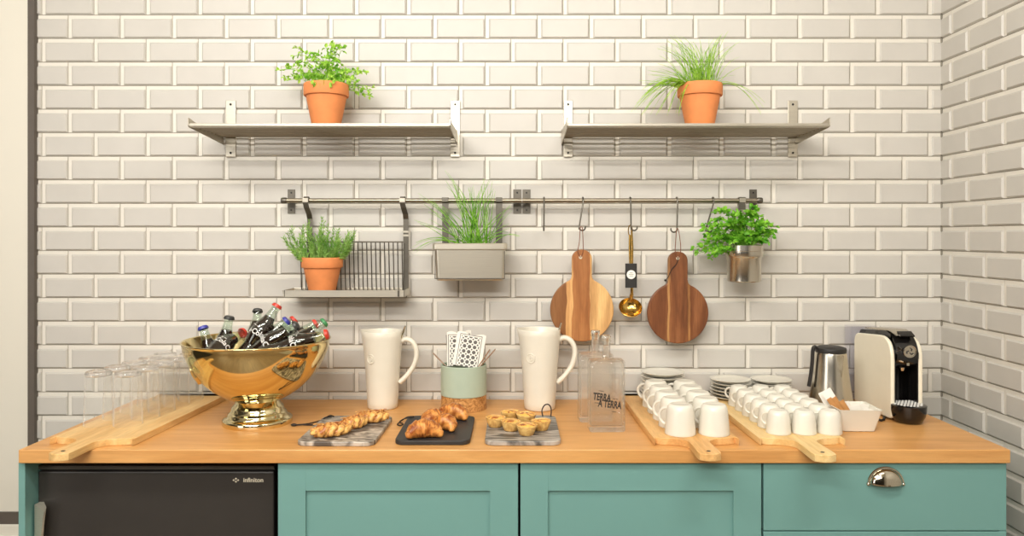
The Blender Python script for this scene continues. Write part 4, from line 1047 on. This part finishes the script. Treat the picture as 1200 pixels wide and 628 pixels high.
# ---------------------------------------------------------------- square glass bottles
def square_bottle(x, y, rz, label, printed):
    e = empty('square_glass_bottle', (x, y, CT+.0003), rz); tag(e, label, 'bottle', 'clear square bottles')
    w, d, H = .0505, .026, .200
    def shell(w, d, z0, z1, r, nr, zt, mb, neck=True):
        rings = []
        def rr(wd, dp, rad, z): return [(a, b, z) for a, b in rrect(-wd, wd, -dp, dp, rad, 6)]
        rings.append(rr(w-.004, d-.004, r*.7, z0)); rings.append(rr(w, d, r, z0+.004)); rings.append(rr(w, d, r, z1-.006)); rings.append(rr(w-.004, d-.004, r*.7, z1))
        n = len(rings[0])
        if neck:
            for rad, z in ((nr+.004, z1+.003), (nr, z1+.010), (nr, zt)):
                ring = []
                for (a, b, _) in rings[0]:
                    an = math.atan2(b/d, a/w); ring.append((rad*math.cos(an), rad*math.sin(an), z))
                rings.append(ring)
        vs = [v for rg in rings for v in rg]
        fs = [(k*n+i, k*n+(i+1) % n, (k+1)*n+(i+1) % n, (k+1)*n+i) for k in range(len(rings)-1) for i in range(n)]
        fs.append(tuple(range(n))[::-1])
        if not neck: fs.append(tuple((len(rings)-1)*n+i for i in range(n)))
        b0_ = len(mb.v); mb.add(vs, fs); return b0_+(len(rings)-1)*n, n
    mb = MB(); (l0, n_) = shell(w, d, 0, H, .008, .0130, .256, mb); shell(w-.0035, d-.0035, .017, H-.004, .006, .0102, .256, mb)
    l1 = len(mb.v)-n_; mb.add([], []); mb.f += [(l0+i, l0+(i+1) % n_, l1+(i+1) % n_, l1+i) for i in range(n_)]; mb.m += [0]*n_
    mb.build('bottle_body', M['glass_b'], e, ang=50)
    MB().lathe([(0, .240), (.0095, .240), (.0095, .2565), (.0132, .2565), (.0132, .266), (.0120, .2675), (0, .2675)], 28).build('stopper', M['glass_base'], e)
    MB().tube([(.0134*math.cos(q*PI/12), .0134*math.sin(q*PI/12), .252) for q in range(24)], .0016, 6, closed=True).build('neck_ring', M['glass_b'], e)
    if printed:
        an = math.radians(-7)
        def fn(ox, oz):
            def f(v): return Vector((ox+v.x*math.cos(an)-v.y*math.sin(an), -d-.0008, oz+v.x*math.sin(an)+v.y*math.cos(an)))
            return f
        mb = text_mb('TERRA', .0275, .60, fn=fn(-.016, .098), bold=.0010)
        m2 = text_mb('A TERRA', .0275, .60, fn=fn(.006, .078), bold=.0010); mb.add(m2.v, m2.f)
        for ox, oz, w_ in ((-.018, .116, .014), (.018, .094, .008), (.026, .093, .005), (-.030, .083, .014), (.018, .058, .012)):
            f = fn(ox, oz); mb.add([f(Vector((-w_/2, -.0008, 0))), f(Vector((w_/2, -.0008, 0))), f(Vector((w_/2, .0008, 0))), f(Vector((-w_/2, .0008, 0)))], [(0, 1, 2, 3)])
        mb.build('lettering', M['ink'], e, smooth=False, label='dark printed words TERRA A TERRA')
square_bottle((710.5-XV)*2.10/F, -.397, math.radians(2), 'clear square glass bottle with dark lettering, the front one', True)
square_bottle((697.5-XV)*2.22/F, -.285, math.radians(4), 'clear square glass bottle without lettering, behind the lettered one', False)

# ---------------------------------------------------------------- mugs, cups and saucers
def cup_proto(name, r0, r1, H, hr, hz, cz):
    e = empty(name, (0, 0, 0))
    prof = [(r0, 0), (r0+.0008, .0015), (r0, .006), (r0-.0006, H*.25), (r1+.002, H*.78), (r1, H-.008), (r1-.004, H-.002), (r1-.010, H), (r1-.016, H-.0018), (0, H-.0018), (0, H-.007), (r1-.008, H-.008), (r1-.004, H-.016), (r0-.005, .002), (r0, 0)]
    MB().lathe(prof, 44).build('body', M['white_china'], e, ang=55)
    pts = [(-(r0*.5+r1*.5)+.003, 0, cz+hz)]+[(-(r0*.5+r1*.5)-hr*math.sin(a), 0, cz+hz*math.cos(a)) for a in [PI*k/10 for k in range(1, 10)]]+[(-(r0*.55+r1*.45)+.002, 0, cz-hz)]
    MB().tube(pts, .0042*(r0/.04), 8).build('handle', M['white_china'], e)
    return e
m0 = cup_proto('mug', .0405, .0338, .080, .022, .022, .042)
k_ = 0
rown = ['front row', 'second row', 'middle row', 'fourth row', 'back row']
for row in range(5):
    for col in range(2):
        m_ = m0 if k_ == 0 else copy_tree(m0); k_ += 1
        y = -.500+.0812*row; x = (.446, .5365)[col]-.001*row
        m_.location = (x, y, BZ+.0006); m_.rotation_euler = (0, 0, math.radians(-rnd(28, 42)))
        tag(m_, 'upturned large white mug on the warm board, %s, %s side' % (rown[row], ('left', 'right')[col]), 'mug', 'upturned mugs on the left-hand board')
c0 = cup_proto('espresso_cup', .0322, .0262, .0625, .017, .016, .034)
k_ = 0
rown = ['front row', 'second row', 'third row', 'fourth row', 'fifth row', 'back row']
for row in range(6):
    for col in range(3):
        m_ = c0 if k_ == 0 else copy_tree(c0); k_ += 1
        y = -.492+.0656*row; x = .712+.0685*col-.0015*row
        m_.location = (x, y, BZ+.0006); m_.rotation_euler = (0, 0, math.radians(-rnd(30, 45)))
        tag(m_, 'upturned small white cup on the pale board, %s, %s column' % (rown[row], ('left', 'middle', 'right')[col]), 'cup', 'upturned small cups on the right-hand board')
def plate_proto(R):
    prof = [(0, .002), (R*.5, .002), (R*.55, 0), (R*.62, .0002), (R*.66, .003), (R*.85, .006), (R-.001, .0095), (R, .0108), (R-.0015, .0115), (R*.84, .0082), (R*.60, .0055), (0, .0052)]
    return MB().lathe(prof, 56).build('saucer', M['white_china'], ang=50)
nth = ['bottom', 'second from bottom', 'third from bottom', 'fourth from bottom', 'fifth from bottom', 'sixth from bottom']
def stack(x, y, z, R, n, where, step=.0112):
    p0 = plate_proto(R)
    for k in range(n):
        p_ = p0 if k == 0 else p0.copy()
        if k: C.objects.link(p_)
        p_.scale = (1, 1, step/.0112); p_.location = (x+rnd(-.0012, .0012), y+rnd(-.001, .0005), z+k*step)
        w_ = 'top saucer' if k == n-1 else nth[k]+' saucer'
        tag(p_, 'white china %s in the stack %s' % (w_, where), 'saucer', 'saucers stacked '+where)
stack((777-XV)*2.421/F, -.0725, BZ+.0006, .0705, 7, 'behind the large mugs', .0128)
stack((856-XV)*2.432/F, -.0685, BZ+.0006, .0650, 6, 'behind the small cups, left one', .0110)
stack((903.5-XV)*2.432/F, -.0675, BZ+.0006, .0650, 6, 'behind the small cups, right one', .0108)

# ---------------------------------------------------------------- steel kettle jug
c = P(973.5, 480, 2.350)
e = empty('coffee_jug', (c.x, 2.350-D, CT+.0003)); tag(e, 'tapered steel jug with black lid and handle behind the sugar bowl', 'jug')
MB().lathe([(0, 0), (.066, 0), (.068, .003), (.0675, .012), (.062, .05), (.055, .10), (.0505, .14), (.0475, .175), (.0455, .183), (.0445, .183), (.044, .17), (0, .17)], 56).build('body', M['steel_v'], e, ang=50)
MB().lathe([(0, .1715), (.0440, .1715), (.0462, .1835), (.0470, .190), (.0455, .196), (.036, .1995), (0, .2005)], 48).build('lid', M['black_plastic'], e)
sp = [(.010, -.046), (.0, -.048), (-.010, -.046)]
mb = MB(); rings = []
for (z, w_, out_) in ((.178, .011, .018), (.160, .010, .013), (.135, .007, .005), (.110, .002, .0)):
    r_ = .0475+(.178-z)*.10; rings.append([(w_, -r_+.002, z), (0, -r_-out_, z), (-w_, -r_+.002, z)])
vs = [v for r_ in rings for v in r_]; fs = []
for k in range(3): fs += [(k*3, k*3+1, k*3+4, k*3+3), (k*3+1, k*3+2, k*3+5, k*3+4)]
fs.append((0, 2, 1)); mb.add(vs, fs); mb.build('spout', M['steel_v'], e, rot=(0, 0, math.radians(12)), ang=20)
hp = catmull([(-.040, 0, .191), (-.052, 0, .199), (-.058, 0, .188), (-.0605, 0, .150), (-.065, 0, .110), (-.071, 0, .075)], 5)
MB().tube(hp, .0075, 10, flat=.7, up=(1, 0, 0)).build('handle', M['black_plastic'], e, rot=(0, 0, math.radians(4)))

# ---------------------------------------------------------------- sugar bowl with sachets
sx0, sy0 = .966, -.371
e = empty('sugar_bowl', (sx0, sy0, CT+.0003), math.radians(-2)); tag(e, 'square white china bowl of sachets in front of the coffee machine', 'bowl')
mb = MB(); lay = [(.042, 0), (.045, .002), (.059, .060), (.060, .063), (.056, .063), (.054, .060), (.041, .006)]
rings = [[(a, b, z) for a, b in rrect(-h_, h_, -h_, h_, .008, 4)] for h_, z in lay]; n = len(rings[0])
mb.add([v for r_ in rings for v in r_], [(k*n+i, k*n+(i+1) % n, (k+1)*n+(i+1) % n, (k+1)*n+i) for k in range(len(lay)-1) for i in range(n)]+[tuple(range(n)), tuple((len(lay)-1)*n+i for i in range(n))])
mb.build('square_bowl', M['white_china'], e, ang=40)
def sachet(x, y, z, rot, mat, w_, h_, label, band=None):
    o = MB()
    vs = []; fs = []; nn = 6
    for side in (-1, 1):
        for i in range(nn+1):
            for j in range(nn+1):
                u, v = i/nn, j/nn; vs.append(((u-.5)*w_, side*.0030*math.sin(PI*u)*math.sin(PI*v)**.5+side*.0002, v*h_))
    m_ = (nn+1)**2
    for s2 in (0, 1):
        for i in range(nn):
            for j in range(nn):
                q = s2*m_+i*(nn+1)+j; fs.append((q, q+1, q+nn+2, q+nn+1))
    for i in range(nn):
        for a_, b_ in ((i*(nn+1), (i+1)*(nn+1)), (i*(nn+1)+nn, (i+1)*(nn+1)+nn), (i, i+1), (nn*(nn+1)+i, nn*(nn+1)+i+1)): fs.append((a_, b_, m_+b_, m_+a_))
    o.add(vs, fs); ob = o.build('sugar_sachet', mat, loc=(x, y, z), rot=rot); tag(ob, label, 'sachet', 'sachets in the square bowl'); return ob
r_ = math.radians
zz = CT+.026
for i, (dx, dy, ry, m_, w2, h2, lb) in enumerate([
    (-.022, .012, -30, 'paper', .030, .090, 'white paper sachet sticking up highest at the left of the bowl'),
    (-.026, .000, -34, 'kraft', .015, .068, 'brown sugar stick at the left of the bowl, leftmost brown one'),
    (-.014, -.002, -32, 'kraft', .015, .070, 'brown sugar stick in the middle of the three brown ones'),
    (-.002, -.006, -30, 'kraft', .015, .060, 'brown sugar stick, rightmost of the three brown ones'),
    (-.036, .022, -26, 'paper', .030, .080, 'white paper sachet at the back left corner of the bowl'),
    (.012, .010, -8, 'paper', .036, .040, 'white sugar sachet lying at the centre of the square bowl'),
    (.030, .014, 10, 'paper', .030, .042, 'white sugar sachet at the right of the square bowl'),
    (.024, -.018, 20, 'paper', .030, .038, 'white sugar sachet near the front right rim of the bowl'),
    (.000, .028, -20, 'paper', .030, .046, 'white sugar sachet at the back middle of the square bowl')]):
    sachet(sx0+dx, sy0+dy, zz, (r_(-8 if i < 5 else 12), r_(ry), r_(rnd(-12, 12))), M[m_], w2, h2, lb)

# ---------------------------------------------------------------- capsule coffee machine
mx0, mx1 = 1.112, 1.206; myf, myb = -.300, -.060
e = empty('coffee_machine', ((mx0+mx1)/2, -.18, CT+.0003)); tag(e, 'cream and black capsule coffee machine near the right corner', 'coffee machine')
W2 = (mx1-mx0)/2; yo = -.18
def Y(y): return y-yo
def rpoly(pts, n=4):
    """pts: (y, z, r) corners rounded"""
    out = []; N = len(pts)
    for i in range(N):
        p = Vector(pts[i][:2]); a = Vector(pts[i-1][:2]); b = Vector(pts[(i+1) % N][:2]); r = pts[i][2]
        if r <= 0: out.append((p.x, p.y)); continue
        u = (a-p).normalized()*r; v = (b-p).normalized()*r
        for k in range(n+1):
            t = k/n; q = (p+u)*(1-t)**2+2*t*(1-t)*p+(p+v)*t*t; out.append((q.x, q.y))
    return out
side = rpoly([(Y(myf), .006, .020), (Y(myf), .252, .075), (Y(myb), .232, .030), (Y(myb), .006, .020)], 8)
for s_ in (-1, 1):
    x = s_*(W2-.006); MB().prism(side, x-.006, x+.006, 'x').build('side_panel', M['cream_plastic'], e, bevel=.004, seg=3)
i_ = W2-.0122
core = rpoly([(Y(myf)-.004, .170, .030), (Y(myf)-.006, .232, .045), (Y(myf)+.055, .262, .03), (Y(myb)-.004, .244, .02), (Y(myb)-.004, .003, .004), (Y(myf)+.02, .003, .004), (Y(myf)+.02, .030, .002), (Y(myf)+.085, .030, .002), (Y(myf)+.085, .160, .01), (Y(myf)+.02, .155, .01)], 5)
liner = rpoly([(Y(myf)+.003, .010, .018), (Y(myf)+.003, .248, .070), (Y(myb)+.0, .230, .030), (Y(myb)+.0, .008, .018)], 8)
MB().prism(liner, -i_, -i_+.003, 'x').prism(liner, i_-.003, i_, 'x').build('inner_liner', M['black_gloss'], e)
MB().prism(core, -i_+.0032, i_-.0032, 'x').build('core_body', M['black_gloss'], e, bevel=.002)
# lever on top
lev = rpoly([(Y(myf)+.010, .256, .004), (Y(myf)+.055, .2665, .01), (Y(myb)-.03, .2535, .004), (Y(myb)-.03, .2485, 0), (Y(myf)+.055, .2615, .01), (Y(myf)+.010, .250, .003)], 3)
lv = MB().prism(lev, -.026, .026, 'x').build('lever', M['steel_v'], e, bevel=.001, label='silver lever')
MB().prism(rpoly([(Y(myf)-.004, .253, .003), (Y(myf)+.020, .2655, .003), (Y(myf)+.020, .260, 0), (Y(myf)+.002, .248, 0)], 3), -.020, .022, 'x').build('lever_grip', M['black_gloss'], lv, bevel=.0015)
# round button with emblem
by_f = Y(myf)-.0065
btn = MB().lathe([(0, 0), (.0165, 0), (.0185, .001), (.0190, .004), (.0180, .0055), (.0160, .005), (.0155, .0035), (0, .0035)], 36).build('round_button', M['steel_v'], e, loc=(.004, by_f+.001, .208), rot=(PI/2+.12, 0, 0), label='round silver button')
emb = MB()
for q in range(3):
    a = q*2*PI/3+.5; emb.tube([(.004*math.cos(a), .004*math.sin(a), .0042), (.009*math.cos(a+.5), .009*math.sin(a+.5), .0042), (.011*math.cos(a+1.1), .011*math.sin(a+1.1), .0042)], .0016, 6)
emb.build('emblem', M['black_plastic'], btn)
MB().tube([(-.026, by_f+.004, .222), (-.018, by_f+.001, .214), (-.034, by_f+.006, .205)], .0028, 8, flat=.4).tube([(-.030, by_f+.010, .182), (-.012, by_f+.006, .176)], .003, 8).build('chrome_strip', M['chrome'], e)
noz = MB().lathe([(0, .145), (.008, .145), (.010, .150), (.013, .172), (0, .172)], 24, (0, Y(myf)+.030, 0)).box(-.004, .004, Y(myf)-.006, Y(myf)+.02, .166, .174)
noz.build('nozzle', M['chrome'], e, label='chrome spout')
MB().tube([(-.014, Y(myf)+.082, .032), (-.014, Y(myf)+.082, .155)], .005, 8).tube([(.014, Y(myf)+.082, .032), (.014, Y(myf)+.082, .155)], .005, 8).build('back_ribs', M['black_plastic'], e)
# drip tray
tr = []
def half(r, y0, n=20): return [(r*math.cos(PI+PI*k/n), y0+1.05*r*math.sin(PI+PI*k/n)) for k in range(n+1)]
mb = MB(); y0_ = Y(myf)-.004; lays = [(.030, 0), (.038, .004), (.046, .020), (.0495, .036), (.0500, .052), (.047, .0535)]
rings = []
for r, z in lays: rings.append([(x, y, z) for x, y in half(r, y0_)]+[(.030, y0_+.03, z), (-.030, y0_+.03, z)])
n = len(rings[0]); mb.add([v for r in rings for v in r], [(k*n+i, k*n+(i+1) % n, (k+1)*n+(i+1) % n, (k+1)*n+i) for k in range(len(lays)-1) for i in range(n)]+[tuple(range(n)), tuple((len(lays)-1)*n+i for i in range(n))])
tray = mb.build('drip_tray', M['black_gloss'], e, ang=50)
gm = MB(); 
for a_ in range(-4, 5):
    for b_ in range(-5, 6):
        x, y = a_*.0098+(.0049 if b_ % 2 else 0), y0_-.004+b_*.0082
        if y < y0_ and math.hypot(x, (y-y0_)/1.05) > .040: continue
        if abs(x) > .042: continue
        gm.prism([(x+.0036*math.cos(q*PI/3), y+.0030*math.sin(q*PI/3)) for q in range(6)], .0530, .0555)
gm.build('drip_grille', M['ink_white'], tray, smooth=False, label='pale dotted drip grille')
# water tank at the back
MB().prism(rrect(-W2-.012, W2-.012, Y(-.0585), Y(-.006), .014, 5), .02, .252).build('water_tank', M['tank'], e, label='clear water tank')
MB().tube([(-W2+.004, Y(myf)+.05, .004), (-W2-.016, Y(myf)+.01, .004), (-W2-.030, Y(myf)-.002, .004), (-W2-.034, Y(myf)+.06, .004), (-W2-.004, Y(myb)-.02, .004)], .0035, 8).build('power_cord', M['black_plastic'], e)
